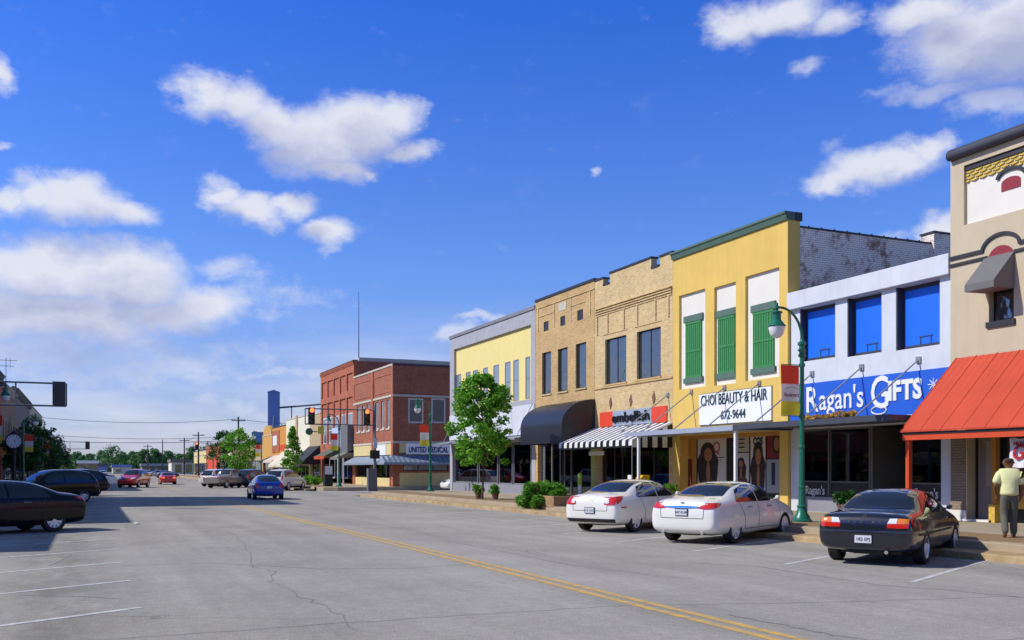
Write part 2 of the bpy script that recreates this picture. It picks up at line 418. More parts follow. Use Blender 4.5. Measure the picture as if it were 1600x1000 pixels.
def foliage(name, c1, c2):
    m = bpy.data.materials.new(name); m.use_nodes = True
    nt = m.node_tree; L = nt.links.new; b = nt.nodes['Principled BSDF']
    g = nodes(nt, 'ShaderNodeNewGeometry')
    r = nodes(nt, 'ShaderNodeValToRGB'); r.color_ramp.elements[0].color = c1; r.color_ramp.elements[1].color = c2
    L(g.outputs['Random Per Island'], r.inputs[0]); L(r.outputs[0], b.inputs['Base Color'])
    b.inputs['Roughness'].default_value = .5; b.inputs['Specular IOR Level'].default_value = .3
    t = nodes(nt, 'ShaderNodeBsdfTranslucent'); L(r.outputs[0], t.inputs[0])
    mx = nodes(nt, 'ShaderNodeMixShader'); mx.inputs[0].default_value = .3
    o = nt.nodes['Material Output']; L(b.outputs[0], mx.inputs[1]); L(t.outputs[0], mx.inputs[2]); L(mx.outputs[0], o.inputs[0])
    return m

M = {}
M['asphalt'] = asphalt()
M['crack'] = mat('tar_crack', (.19, .185, .175), .9)
M['yline'] = mat('yellow_line_paint', C('#d6a63c'), .8, var=.35, scale=6, dirt=C('#9b8f74'))
M['wline'] = mat('white_line_paint', C('#d6d6d2', .9), .8, var=.3, scale=5, dirt=C('#a3a3a0'))
M['kerb'] = mat('kerb_concrete', C('#c0a880', .9), .9, var=.28, scale=1.8, bump=.2, dirt=C('#8d7552'))
M['walk'] = mat('pavement_concrete', C('#b3a389', .9), .9, var=.2, scale=1.2, bump=.1)
M['paver'] = brick('clay_paver', C('#bb9468'), C('#a98057'), C('#8d7350'), .2, .1, var=.2)
M['ground'] = mat('dry_grass_ground', C('#6f7d48', .6), .95, var=.4, scale=.2)
M['beige'] = mat('beige_paint', C('#cdbd9e', .92), .85, var=.07, scale=1.2, streak=.12, bump=.1)
M['creamp'] = mat('cream_paint', C('#ece7da', .9), .85, var=.05, bump=.05)
M['charcoal'] = mat('charcoal_paint', C('#3b3d4a', .8), .6, var=.15)
M['blacktrim'] = mat('black_trim_paint', C('#2c2d33', .8), .6)
M['scaleyel'] = mat('yellow_shingle_paint', C('#d8b850', .85), .8, var=.2, scale=7)
M['redvent'] = mat('red_vent_paint', C('#a02b3c', .8), .7, var=.3, scale=12)
M['awngrey'] = mat('grey_awning_cloth', C('#848280', .8), .9, var=.1)
M['redroof'] = mat('red_metal_roofing', C('#cc4f34', .9), .6, var=.12, scale=.9, spec=.25)
M['orangered'] = mat('orange_red_paint', C('#d64b1e', .9), .6, var=.1)
M['rawhite'] = mat('white_paint_facade', C('#d9dde4', .90), .8, var=.1, scale=1.1, streak=.14, bump=.06)
M['bluepane'] = mat('blue_painted_panel', C('#1a6ce4', 1), .45, var=.07, scale=1)
M['bluesign'] = mat('blue_sign_paint', C('#1c62d8', .85), .55, var=.06, scale=1.5)
M['white'] = mat('white_paint', C('#f0f0f0', .9), .6)
M['yellow'] = mat('yellow_paint', C('#e6c164', .92), .85, var=.1, scale=.8, streak=.13, bump=.08)
M['greengrey'] = mat('grey_green_trim', C('#5c7a6c', .8), .7, var=.1)
M['shutter'] = mat('green_shutter_paint', C('#3f9350', .8), .6, var=.12, scale=4)
M['brickwash'] = brick('whitewashed_brick', C('#b5806a', 1), C('#8f6252', 1), C('#6e625c'), .22, .078, paint=C('#fdf2e4', 1), pth=(.37, .53))
M['tanbrick'] = brick('tan_brick', C('#c4a26c', 1.02), C('#b08a54', 1.02), C('#d2bb8c'), .24, .08, var=.18)
M['tanbrick2'] = brick('yellow_tan_brick', C('#cfb584', 1.02), C('#bb9a66', 1.02), C('#dac79c'), .24, .08, var=.16)
M['coping'] = mat('dark_coping', C('#3a3a48', .7), .5, var=.2)
M['creampanel'] = mat('pale_yellow_panel', C('#efdc8e', .95), .8, var=.05, streak=.1)
M['greyframe'] = mat('grey_stucco', C('#b5b6bd', .85), .85, var=.12, streak=.2)
M['redbrick'] = brick('red_brick', C('#ac5f42', 1), C('#8c4a34', 1), C('#a87c62'), .22, .075, var=.22)
M['redbrick2'] = brick('old_red_brick', C('#bf6845', 1), C('#a35236', 1), C('#a87862'), .22, .075, var=.22)
M['stone'] = mat('pale_stone', C('#d2cbb8', .85), .85, var=.15)
M['ltyellow'] = mat('light_yellow_paint', C('#e4cf92', .9), .85, var=.12)
M['orangeb'] = mat('orange_painted_wall', C('#d8963e', .9), .85, var=.15)
M['brownb'] = brick('brown_brick', C('#8a5a44', .8), C('#6b4334', .8), C('#8a7668'), var=.2)
M['greysid'] = mat('grey_siding', C('#777a80', .8), .8, var=.15)
M['roof'] = mat('roof_gravel', C('#77726a', .6), .95, var=.2)
M['frame_dk'] = mat('dark_bronze_frame', C('#2c2824', .7), .4, metal=.3)
M['frame_al'] = mat('weathered_aluminium', C('#7d7a74', .8), .45, metal=.5)
M['frame_wh'] = mat('white_frame', C('#dcdcdc', .85), .6)
M['frame_grey'] = mat('grey_frame', C('#8d9096', .8), .6)
M['glass'] = glass_mat('shop_glass')
M['pane'] = window_glass('upper_window_glass')
M['pane_pale'] = window_glass('curtained_window_glass', (.22, .25, .28, 1))
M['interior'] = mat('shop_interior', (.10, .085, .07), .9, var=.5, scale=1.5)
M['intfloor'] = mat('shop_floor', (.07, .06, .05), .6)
M['black'] = mat('black_panel', (.012, .012, .014), .4)
M['bulk'] = mat('grey_bulkhead', C('#9a9aa4', .8), .8, var=.12)
M['steel'] = mat('galvanised_steel', C('#b4b6ba', .85), .4, metal=.5, var=.15)
M['canopygrey'] = mat('pale_blue_grey_fascia', C('#a7b2c6', .85), .5, var=.1)
M['canopydark'] = mat('dark_grey_fascia', C('#4b505c', .8), .5, var=.2)
M['blackawn'] = mat('black_awning_vinyl', C('#2b2c34', .7), .38, var=.2, scale=2, bump=.1, bscale=3)
M['lime'] = mat('lime_board', C('#cdd27a', .85), .8)
M['ochre'] = mat('ochre_wall', C('#c48a3c', .85), .8, var=.1)
M['green'] = mat('green_lamp_enamel', C('#157a5c', .75), .35, coat=.3, var=.12, scale=4)
M['lampglass'] = mat('lamp_glass', (.75, .75, .75), .15, spec=.6)
M['ban_red'] = mat('banner_red', C('#d8432f', .9), .8)
M['ban_white'] = mat('banner_grey_white', C('#cfc9c6', .9), .8, var=.08)
M['ban_yel'] = mat('banner_yellow', C('#d0c236', .9), .8)
M['woodpole'] = mat('wood_pole', C('#5e5248', .7), .9, var=.3)
M['bark'] = mat('bark', C('#6b5c4c', .7), .95, var=.35, scale=6, bump=.4, bscale=25)
M['leaf'] = foliage('maple_leaves', C('#38861f', .9), C('#9ad242', .95))
M['leaf_dk'] = foliage('dark_leaves', C('#2c5a2a', .7), C('#4f8a38', .7))
M['leaf_hazed'] = foliage('hazed_far_leaves', C('#4a7648', .9), C('#7ba562', .9))  # leaf colour lightened: distance haze painted in, no air is modelled
M['leaf_bush'] = foliage('bush_leaves', C('#3f8a28', .75), C('#8ac23e', .8))
M['dry'] = foliage('dry_weeds', C('#b8924a'), C('#d8b25a'))
M['tyre'] = mat('tyre_rubber', (.018, .018, .018), .8)
M['rim'] = mat('alloy_rim', (.78, .79, .82), .3, metal=.35)
M['carglass'] = mat('tinted_car_glass', (.012, .014, .02), .03, spec=.8, coat=.4)
M['redlamp'] = mat('red_lamp_lens', (.62, .02, .012), .12, coat=.8)
M['amber'] = mat('amber_lamp_lens', (.75, .2, .02), .15, coat=.8)
M['clearlamp'] = mat('clear_lamp_lens', (.75, .76, .8), .08, coat=.8)
M['chrome'] = mat('chrome', (.8, .8, .82), .08, metal=1)
M['blackplastic'] = mat('black_plastic', (.02, .02, .022), .5)
M['plate'] = mat('licence_plate', C('#dfe3ea', .9), .4)
M['ink'] = mat('dark_ink', C('#2a3550', .5), .6)
M['brakelight'] = mat('lit_brake_lamp', (.8, .05, .02), .2, emis=(1, .1, .03, 1), estr=2.2)
def paint(n, c, metal=0.0, rough=.3): return mat(n, c, rough, metal=metal, coat=1.0, spec=.5)
M['p_white'] = paint('pearl_white_paint', C('#f0ede4', .98))
M['p_navy'] = paint('navy_black_paint', (.006, .008, .016))
M['p_black'] = mat('black_paint', (.004, .004, .005), .22, coat=.12, spec=.3)
M['p_blue'] = paint('bright_blue_paint', C('#0d3fc4', .75))
M['p_red'] = paint('red_car_paint', C('#d42a1c', .95))
M['p_silver'] = paint('silver_paint', C('#b0aca2', .8), .3)
M['p_brown'] = mat('dark_bronze_paint', C('#15100e', .8), .22, coat=.2, spec=.4)
M['p_dkblue'] = paint('dark_blue_paint', C('#101a3c', .8))
M['p_grey'] = paint('dark_green_grey_paint', C('#4c5450', .7))

for _k in ('ban_red', 'ban_white', 'ban_yel', 'awngrey'):     # thin cloth lets some sun through
    _m = M[_k]; _nt = _m.node_tree; _b = _nt.nodes['Principled BSDF']; _o = _nt.nodes['Material Output']
    _t = _nt.nodes.new('ShaderNodeBsdfTranslucent'); _x = _nt.nodes.new('ShaderNodeMixShader'); _x.inputs[0].default_value = .5 if _k != 'awngrey' else .15
    _t.inputs[0].default_value = _b.inputs['Base Color'].default_value
    _nt.links.new(_b.outputs[0], _x.inputs[1]); _nt.links.new(_t.outputs[0], _x.inputs[2]); _nt.links.new(_x.outputs[0], _o.inputs[0])
TS, TC = sin(YAW), cos(YAW)
FX = 23.0
def Yp(px, X=FX): return X / tan(atan((px - 800) / 1500.0) + YAW)      # survey: where a sight line meets the vertical plane x = X
def Zp(px, py, X=FX):
    y = Yp(px, X); return 1.8 + (732 - py) * (X * TS + y * TC) / 1500.0
# ------------------------------------------------------------------ vehicles
SEDAN = dict(L=4.85, W=.91, axles=(1.02, 3.88), r=.335, st=[
 (0.00,.42,.80,.56,.72,.70,.74),(0.05,.27,1.02,.66,.83,.88,.87),(0.28,.22,1.10,.66,.87,.96,.91),(0.75,.20,1.13,.62,.88,.99,.925),
 (1.10,.19,1.31,.63,.88,.99,.925),(1.5,.18,1.45,.63,.89,.98,.925),(2.3,.18,1.50,.63,.89,.96,.925),(2.95,.2,1.455,.61,.88,.92,.91),(3.4,.2,1.25,.58,.87,.92,.91),
 (3.85,.2,1.03,.66,.86,.90,.905),(4.35,.21,.93,.62,.82,.80,.89),(4.70,.25,.78,.54,.74,.66,.82),(4.85,.36,.62,.44,.60,.56,.68)],
 rear=((.63,1.135),(.55,1.42)), front=((.64,1.06),(.55,1.41)), side=(.99, [(1.12,.03),(1.36,.29),(1.9,.405),(2.6,.41),(3.05,.33),(3.6,0.02)]), bp=2.28)
NOTCH = dict(SEDAN, L=4.77, W=.885, r=.32, axles=(1.05, 3.75), st=[
 (0.00,.40,.76,.62,.74,.70,.76),(0.05,.30,.95,.68,.80,.86,.84),(0.25,.25,1.00,.70,.83,.90,.875),(0.85,.22,1.02,.66,.84,.91,.885),
 (1.0,.21,1.10,.64,.84,.91,.885),(1.5,.20,1.375,.60,.84,.90,.885),(2.2,.2,1.42,.60,.84,.90,.885),(2.8,.2,1.395,.59,.84,.89,.885),(3.25,.2,1.19,.57,.84,.88,.885),
 (3.62,.2,.97,.64,.83,.86,.88),(4.25,.21,.87,.62,.80,.78,.87),(4.62,.25,.74,.56,.74,.64,.82),(4.77,.36,.60,.46,.62,.54,.70)],
 rear=((.63,1.04),(.54,1.35)), front=((.60,1.02),(.48,1.34)), side=(.945, [(1.15,0.02),(1.50,.30),(1.9,.365),(2.5,.365),(2.85,.31),(3.42,.02)]), bp=2.2)
SUVD = dict(L=4.75, W=.93, axles=(.95, 3.72), r=.36, st=[
 (0.00,.46,.86,.62,.76,.78,.78),(0.05,.36,1.15,.68,.84,.98,.88),(0.16,.32,1.42,.66,.87,1.02,.915),(0.38,.3,1.66,.64,.89,1.03,.925),
 (.9,.3,1.74,.64,.89,1.03,.93),(1.8,.3,1.77,.65,.89,1.02,.93),(2.6,.3,1.73,.63,.89,1.01,.93),(3.05,.3,1.5,.64,.88,1.0,.93),
 (3.5,.3,1.16,.70,.87,.99,.925),(4.1,.3,1.06,.68,.84,.90,.91),(4.6,.33,.90,.60,.76,.74,.84),(4.75,.42,.72,.50,.64,.64,.72)],
 rear=((.64,1.12),(.56,1.60)), front=((.66,1.20),(.56,1.68)), side=(1.08, [(.42,.10),(.62,.50),(1.4,.58),(2.2,.57),(2.62,.50),(3.22,.04)]), bp=2.0)
HATCH = dict(L=4.2, W=.86, axles=(.72, 3.3), r=.31, st=[
 (0.00,.42,.78,.60,.70,.70,.74),(0.05,.30,.98,.64,.78,.88,.82),(0.14,.26,1.04,.62,.80,.92,.85),(0.48,.22,1.24,.57,.81,.92,.86),
 (.9,.2,1.42,.54,.82,.91,.86),(1.6,.2,1.46,.55,.82,.91,.86),(2.2,.2,1.42,.54,.82,.90,.86),(2.65,.2,1.22,.56,.82,.89,.86),
 (3.05,.2,1.0,.62,.81,.87,.86),(3.7,.21,.88,.60,.78,.78,.84),(4.08,.26,.72,.52,.68,.64,.76),(4.2,.36,.60,.42,.56,.54,.64)],
 rear=((.60,1.06),(.50,1.37)), front=((.6,1.04),(.5,1.37)), side=(.96, [(.55,.12),(.85,.36),(1.4,.40),(2.0,.38),(2.3,.30),(2.85,.02)]), bp=1.75)
PICKUP = dict(SUVD, L=5.4, axles=(1.15, 4.4), r=.38, st=[
 (0.00,.52,1.00,.80,.86,.9,.86),(0.04,.46,1.10,.84,.90,1.0,.90),(0.2,.4,1.12,.86,.92,1.02,.93),(1.0,.36,1.12,.86,.92,1.02,.93),
 (2.0,.36,1.12,.84,.92,1.02,.93),(2.12,.36,1.6,.62,.90,1.03,.93),(2.4,.36,1.78,.62,.89,1.03,.93),(3.2,.36,1.80,.62,.89,1.02,.93),(3.6,.36,1.55,.63,.88,1.0,.93),
 (4.0,.36,1.22,.70,.87,1.0,.925),(4.7,.36,1.12,.70,.86,.94,.91),(5.2,.38,.98,.64,.80,.80,.86),(5.4,.48,.78,.54,.68,.68,.74)],
 rear=((.62,1.25),(.54,1.66)), front=((.66,1.26),(.56,1.72)), side=(1.1, [(2.3,.04),(2.42,.5),(2.8,.56),(3.1,.56),(3.3,.5),(3.75,.04)]), bp=2.95)

def interp(pl, t):
    """point at fraction t along polyline pl"""
    ds = [0]
    for a, b in zip(pl, pl[1:]): ds.append(ds[-1] + sqrt(sum((p-q)**2 for p, q in zip(a, b))))
    T = t * ds[-1]
    for i in range(len(pl) - 1):
        if T <= ds[i+1] + 1e-9:
            u = (T - ds[i]) / max(1e-9, ds[i+1] - ds[i])
            return tuple(p + (q - p) * u for p, q in zip(pl[i], pl[i+1]))
    return pl[-1]

def make_car(name, spec, pm, label, loc, heading, near=True, rim_spokes=7, lamps='wedge', plate=None, extras=None, group=None, lower=None, brake=False, cat='car'):
    root = empty(name, (loc[0], loc[1], loc[2] if len(loc) > 2 else 0), heading, label, cat, group)
    L = spec['L']; X0 = -L / 2
    st = spec['st']; rows = []
    for (x, zb, zt, wt, wb, zs, wm) in st:
        dz = zt - zs
        half = [(0, zb), (wm*.6, zb), (wm*.93, zb+.03), (wm*.995, zb+.17), (wm, (zb+.17+zs)/2+.06), (wb, zs), (wt+(wb-wt)*.5, zs+dz*.5), (wt, zt-min(.07, dz*.3)), (wt*.6, zt-.012), (0, zt)]
        ring = [(X0+x, -y, z) for y, z in half] + [(X0+x, y, z) for y, z in half[-2:0:-1]]
        rows.append(ring)
    n = len(rows[0]); mb = MB()
    for r in rows: mb.v += r
    for i in range(len(rows)-1):
        for k in range(n): mb.face((i*n+k, i*n+(k+1) % n, (i+1)*n+(k+1) % n, (i+1)*n+k))
    mb.face(list(range(n))[::-1]); mb.face([(len(rows)-1)*n+k for k in range(n)])
    body = mb.build('body', [pm, M['blackplastic']], root, smooth=True)
    sub = body.modifiers.new('s', 'SUBSURF'); sub.levels = sub.render_levels = 3 if near else 2
    dg = bpy.context.evaluated_depsgraph_get(); dg.update()
    me = bpy.data.meshes.new_from_object(body.evaluated_get(dg)); body.modifiers.clear(); body.data = me
    bm = bmesh.new(); bm.from_mesh(me); bvh = BVHTree.FromBMesh(bm); bm.free()
    r = spec['r']; W = spec['W']
    # wheel wells
    ct = MB()
    for ax in spec['axles']:
        for s in (-1, 1):
            ct.lathe([(r+.07, s*(W-.30)), (r+.07, s*(W+.3))], (X0+ax, 0, r+.02), 28, 'y')
    cut = ct.build('cutter', [pm, M['blackplastic']], None)
    for p in cut.data.polygons: p.material_index = 1
    bo = body.modifiers.new('b', 'BOOLEAN'); bo.operation = 'DIFFERENCE'; bo.object = cut; bo.solver = 'EXACT'
    dg.update(); me = bpy.data.meshes.new_from_object(body.evaluated_get(dg)); body.modifiers.clear(); body.data = me
    bpy.data.objects.remove(cut)
    me.polygons.foreach_set('use_smooth', [True]*len(me.polygons)); me.set_sharp_from_angle(angle=R_(40))
    def ray(o, d):
        h = bvh.ray_cast(Vector(o), Vector(d).normalized())
        return h
    def patch(mb, lo, hi, axis, nu=10, nv=5, off=.006):
        """skin between polyline lo and hi laid onto the body. axis 'r' rear (y,z), 'f' front (y,z), 'l'/'R' sides (x,z)"""
        rws = []
        for j in range(nv+1):
            row = []
            for i in range(nu+1):
                a = interp(lo, i/nu); b = interp(hi, i/nu); t = j/nv
                u = a[0]+(b[0]-a[0])*t; v = a[1]+(b[1]-a[1])*t
                if axis == 'r': o, d = (-5, u, v), (1, 0, 0)
                elif axis == 'f': o, d = (5, u, v), (-1, 0, 0)
                elif axis == 'l': o, d = (X0+u, 5, v), (0, -1, 0)
                else: o, d = (X0+u, -5, v), (0, 1, 0)
                h = ray(o, d)
                if h[0] is None:
                    q = Vector(o); p = row[-1] if row else (q + Vector(d)*4.5)
                else:
                    nn = h[1]
                    if nn.dot(Vector(d)) > 0: nn = -nn
                    p = h[0] + nn*off
                row.append(p)
            rws.append(row)
        mb.grid(rws)
    def part(nm, m, fn, parent=root, smooth=True):
        q = MB(); fn(q); return q.build(nm, m, parent, smooth=smooth, normals=False)
    G = M['carglass']
    (rw0, rz0), (rw1, rz1) = spec['rear']; (fw0, fz0), (fw1, fz1) = spec['front']
    def seamloop(q, pts, axis, w=.008):
        for (a, b) in zip(pts, pts[1:]):
            d = Vector((b[0]-a[0], b[1]-a[1])); 
            if d.length < 1e-6: continue
            nrm = Vector((-d.y, d.x)).normalized()*w
            patch(q, [(a[0]-nrm.x, a[1]-nrm.y), (b[0]-nrm.x, b[1]-nrm.y)], [(a[0]+nrm.x, a[1]+nrm.y), (b[0]+nrm.x, b[1]+nrm.y)], axis, 8, 1, .004)
    part('rear_window', G, lambda q: patch(q, [(-rw0, rz0), (0, rz0-.015), (rw0, rz0)], [(-rw1, rz1), (0, rz1+.015), (rw1, rz1)], 'r', 14, 10))
    part('windshield', G, lambda q: patch(q, [(-fw0, fz0), (0, fz0-.02), (fw0, fz0)], [(-fw1, fz1), (0, fz1+.015), (fw1, fz1)], 'f', 14, 10))
    z0, prof = spec['side']; bp = spec['bp']
    top = [(x, z0+h) for x, h in prof]
    def clip(x0, x1):
        out = []
        for i, (x, z) in enumerate(top):
            if i and top[i-1][0] < x0 < x: 
                t = (x0-top[i-1][0])/(x-top[i-1][0]); out.append((x0, top[i-1][1]+(z-top[i-1][1])*t))
            if i and top[i-1][0] < x1 < x:
                t = (x1-top[i-1][0])/(x-top[i-1][0]); out.append((x1, top[i-1][1]+(z-top[i-1][1])*t))
            if x0 <= x <= x1: out.append((x, z))
        return sorted(out)
    for ax in ('l', 'R'):
        for (a, b) in ((top[0][0], bp-.03), (bp+.03, top[-1][0])):
            hi = clip(a, b)
            part('side_window', G, lambda q: patch(q, [(a, z0-.005), (b, z0-.005)], hi, ax, 14, 5, .007))
    # door seams, sills
    if near:
        for ax in ('l', 'R'):
            zs = .36
            a1 = spec['axles'][0]; a2 = spec['axles'][1]
            for pl_ in ([(bp, z0-.01), (bp, .30)], [(top[0][0]+.12, z0), (a1+r+.12, .66), (a1+r+.16, .34)], [(top[-1][0]-.02, z0), (top[-1][0]-.05, .34)]):
                part('door_seam', M['blackplastic'], lambda q: seamloop(q, pl_, ax))
            for hx in (bp-.62, bp+.52):
                s = 1 if ax == 'l' else -1
                h = ray((X0+hx+.1, 5*s, z0-.13), (0, -s, 0))
                yy = h[0].y
                q = MB(); q.tube([(X0+hx, yy-.01*s, z0-.13), (X0+hx+.03, yy+.03*s, z0-.128), (X0+hx+.19, yy+.03*s, z0-.125), (X0+hx+.21, yy-.01*s, z0-.125)], .013, 6)
                q.build('door_handle', extras.get('handle', pm) if extras else pm, root, smooth=True)
        def tseam(q):
            zt = st[2][2]-.02; 
            seamloop(q, [(-.60, zt), (-.56, .62), (.56, .62), (.60, zt)], 'r', .006)
        if lamps != 'suv': part('trunk_seam', M['blackplastic'], tseam)
    # mirrors
    for s in (-1, 1):
        mx = X0 + top[-1][0] - .12
        h = ray((mx, 5*s, z0+.02), (0, -s, 0)); y0_ = h[0].y if h[0] else W*s
        q = MB(); q.box(mx-.02, mx+.04, y0_-.04*s, y0_+.06*s, z0+.02, z0+.045)
        q.lathe([(0, -.06), (.04, -.04), (.058, .0), (.055, .05), (0, .055)], (mx, y0_+.085*s, z0+.065), 10, 'x')
        q.build('wing_mirror', pm if extras is None or not extras.get('bm') else M['blackplastic'], root, smooth=True)
    # wheels
    for ax in spec['axles']:
        for s in (-1, 1):
            cx, cy = X0+ax, s*(W-.105)
            q = MB(); q.lathe([(r*.66, -.10), (r*.93, -.105), (r, -.075), (r, .075), (r*.93, .105), (r*.66, .10), (r*.66, -.10)], (0, 0, 0), 28, 'y', False)
            wh = q.build('wheel', M['tyre'], root, smooth=True); wh.location = (cx, cy, r)
            q = MB()
            q.lathe([(r*.70, .085), (r*.64, .10), (r*.60, .085), (r*.58, .02), (r*.58, -.03)], (0, 0, 0), 28, 'y', False)
            for k in range(rim_spokes):
                a = 2*pi*k/rim_spokes+.3; ca, sa = cos(a), sin(a); w1, w2 = .028, .042
                p = [(.04, -w1), (.62*r, -w2), (.62*r, w2), (.04, w1)]
                q.prism([(u*ca - v*sa, .072+(.012 if u > .1 else .02), u*sa+v*ca) for u, v in p], (0, -.03, 0))
            q.lathe([(0.0, .1), (.05, .1), (.055, .06)], (0, 0, 0), 12, 'y')
            rm = q.build('rim', M['rim'], wh, smooth=True)
            if s < 0: rm.scale.y = -1
            q = MB(); q.lathe([(0, -.01), (r*.58, -.01), (r*.58, -.03)], (0, 0, 0), 20, 'y')
            q.build('brake_disc', M['blackplastic'], wh)
    # lamps
    bl = M['brakelight'] if brake else M['redlamp']
    for s in (-1, 1):
        if lamps == 'wedge':       # wide, rising wedge that wraps the corner
            part('taillight', bl, lambda q: patch(q, [(s*.42, .86), (s*.62, .835), (s*.80, .85)], [(s*.50, .925), (s*.66, .955), (s*.80, .99)], 'r', 12, 4, .012))
        elif lamps == 'tall':
            t = part('taillight', bl, lambda q: patch(q, [(s*.46, .80), (s*.60, .78), (s*.81, .79)], [(s*.52, .91), (s*.66, .99), (s*.79, 1.03)], 'r', 12, 5, .012))
            part('lens', M['clearlamp'], lambda q: patch(q, [(s*.50, .84), (s*.56, .815), (s*.625, .84)], [(s*.51, .92), (s*.56, .945), (s*.615, .92)], 'r', 6, 4, .02), t)
        elif lamps == 'block':     # two-tier lamps: clear and amber above red
            t = part('taillight', bl, lambda q: patch(q, [(s*.42, .715), (s*.775, .715)], [(s*.42, .795), (s*.785, .795)], 'r', 10, 3, .012))
            part('reversing_lens', M['clearlamp'], lambda q: patch(q, [(s*.42, .797), (s*.58, .797)], [(s*.46, .88), (s*.59, .885)], 'r', 5, 3, .012), t)
            part('indicator_lens', M['amber'], lambda q: patch(q, [(s*.582, .797), (s*.785, .797)], [(s*.592, .885), (s*.775, .88)], 'r', 8, 3, .012), t)
        elif lamps == 'suv':
            part('taillight', bl, lambda q: patch(q, [(s*.68, .86), (s*.80, .86)], [(s*.68, 1.2), (s*.79, 1.2)], 'r', 5, 5, .012))
        elif lamps == 'hatch':
            part('taillight', bl, lambda q: patch(q, [(s*.52, .70), (s*.78, .72)], [(s*.62, .94), (s*.77, .95)], 'r', 7, 5, .014))
        if lamps in ('wedge', 'tall', 'block') and near:
            zl, zh = {'wedge': (.86, .985), 'tall': (.80, 1.0), 'block': (.715, .87)}[lamps]
            part('side_lamp', bl, lambda q: patch(q, [(.10, zl), (.30, (zl+zh)/2)], [(.10, zh), (.42 if lamps != 'block' else .2, zh-.01)], 'l' if s > 0 else 'R', 6, 3, .012))
        zf = st[-3][2] - .16
        part('headlight', M['clearlamp'], lambda q: patch(q, [(s*.40, zf-.07), (s*.62, zf-.08), (s*.76, zf-.03)], [(s*.42, zf+.01), (s*.60, zf+.05), (s*.74, zf+.09)], 'f', 10, 4, .012))
    zf = st[-3][2] - .16
    part('grille', M['blackplastic'], lambda q: patch(q, [(-.33, zf-.14), (.33, zf-.14)], [(-.35, zf+.0), (.35, zf+.0)], 'f', 8, 3, .008))
    if lower:
        part('lower_bumper', M['blackplastic'], lambda q: patch(q, [(-.78, lower[0]), (.78, lower[0])], [(-.80, lower[1]), (.80, lower[1])], 'r', 16, 3, .01))
    # underside shadow box: floor pan, axle, silencer
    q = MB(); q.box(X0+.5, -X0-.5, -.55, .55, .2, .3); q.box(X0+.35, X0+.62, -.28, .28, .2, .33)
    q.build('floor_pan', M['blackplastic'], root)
    if plate:
        pz, ptxt = plate
        h = ray((-5, 0, pz), (1, 0, 0))
        xx = h[0].x
        q = MB(); q.box(xx-.022, xx+.02, -.165, .165, pz-.085, pz+.085)
        q.build('plate_frame', M['blackplastic'], root)
        q = MB(); q.box(xx-.03, xx-.01, -.15, .15, pz-.07, pz+.07)
        pl = q.build('licence_plate', M['plate'], root)
        if ptxt:
            text(ptxt, M['ink'], pl, 'plate_text', (xx-.032, 0, pz-.03), (0, -1, 0), .085, ext=.001, bold=.001, align='CENTER', world=False)
    if extras and 'fn' in extras: extras['fn'](root, ray, part, patch, X0)
    return root

def ex_pipe(root, ys, X0, z=.27):
    for y in ys:
        q = MB(); q.lathe([(.035, -.12), (.04, .06), (.03, .06), (.03, -.1)], (X0+.14, y, z), 10, 'x')
        q.build('exhaust_pipe', M['chrome'], root, smooth=True)

# ------------------------------------------------------------------ foliage
def leaf_cloud(mb, rnd, pts, size, per, wid=.36):
    """pts: clump centres with radius; every clump carries small folded leaves"""
    for (c, cr, k) in pts:
        for _ in range(int(per * k)):
            while True:
                d = Vector((rnd.uniform(-1, 1), rnd.uniform(-1, 1), rnd.uniform(-1, 1)))
                if 0.05 < d.length < 1: break
            p = Vector(c) + Vector((d.x*cr, d.y*cr, d.z*cr*.75))
            s = size * rnd.uniform(.6, 1.3)
            a = Vector((rnd.gauss(0, 1), rnd.gauss(0, 1), rnd.gauss(0, .5))).normalized()
            b = a.cross(Vector((rnd.gauss(0, 1), rnd.gauss(0, 1), rnd.gauss(0, 1)))).normalized()
            mb.add([p - a*s*.5, p + b*s*wid , p + a*s*.55, p - b*s*wid], [(0, 1, 2, 3)])

def make_tree(name, loc, h, crown_r, crown_z0, seed, lf, label, n=60, size=.16, per=90, trunk_r=.07, shape='oval', group=None, cat='tree', clump=.45):
    rnd = random.Random(seed)
    root = empty(name, loc, 0, label, cat, group)
    tr = MB()
    top = Vector((rnd.uniform(-.1, .1), rnd.uniform(-.1, .1), h*.86))
    mid = Vector((rnd.uniform(-.05, .08), rnd.uniform(-.05, .05), crown_z0+.3))
    tr.tube([(0, 0, -.05), (0.0, 0, .15), mid*.5, mid, (mid+top)/2, top], [trunk_r*1.5, trunk_r*1.1, trunk_r, trunk_r*.85, trunk_r*.5, trunk_r*.15], 8)
    pts = []
    for i in range(n):
        t = rnd.random() ** .85
        z = crown_z0 + t*(h-crown_z0)
        if shape == 'oval': R = crown_r * sqrt(max(.02, 1-(2*t-.85)**2/1.35))
        elif shape == 'cone': R = crown_r * max(.1, (1-t)**.8) * (1 if t > .12 else .75)
        elif shape == 'dome': R = crown_r * sqrt(max(.03, 1-t*t))
        a = rnd.uniform(0, 2*pi); rr = R * sqrt(rnd.uniform(.1, 1)) * rnd.uniform(.8, 1.12)
        c = Vector((cos(a)*rr, sin(a)*rr, z))
        pts.append((c, clump*rnd.uniform(.6, 1.25)*(1 if shape != 'cone' else (.5+.6*(1-t))), rnd.uniform(.5, 1.3)))
        if i % 3 == 0 and h < 14:
            b0 = mid.lerp(top, max(0, min(.95, (z-crown_z0)/(h-crown_z0)-.15)))
            tr.tube([b0, b0.lerp(c, .5)+Vector((0, 0, -.05)), c], [trunk_r*.4, trunk_r*.25, trunk_r*.1], 5)
    tr.build('trunk', M['bark'], root, smooth=True)
    lb = MB(); leaf_cloud(lb, rnd, pts, size, per)
    lb.build('crown', lf, root, normals=False)
    return root

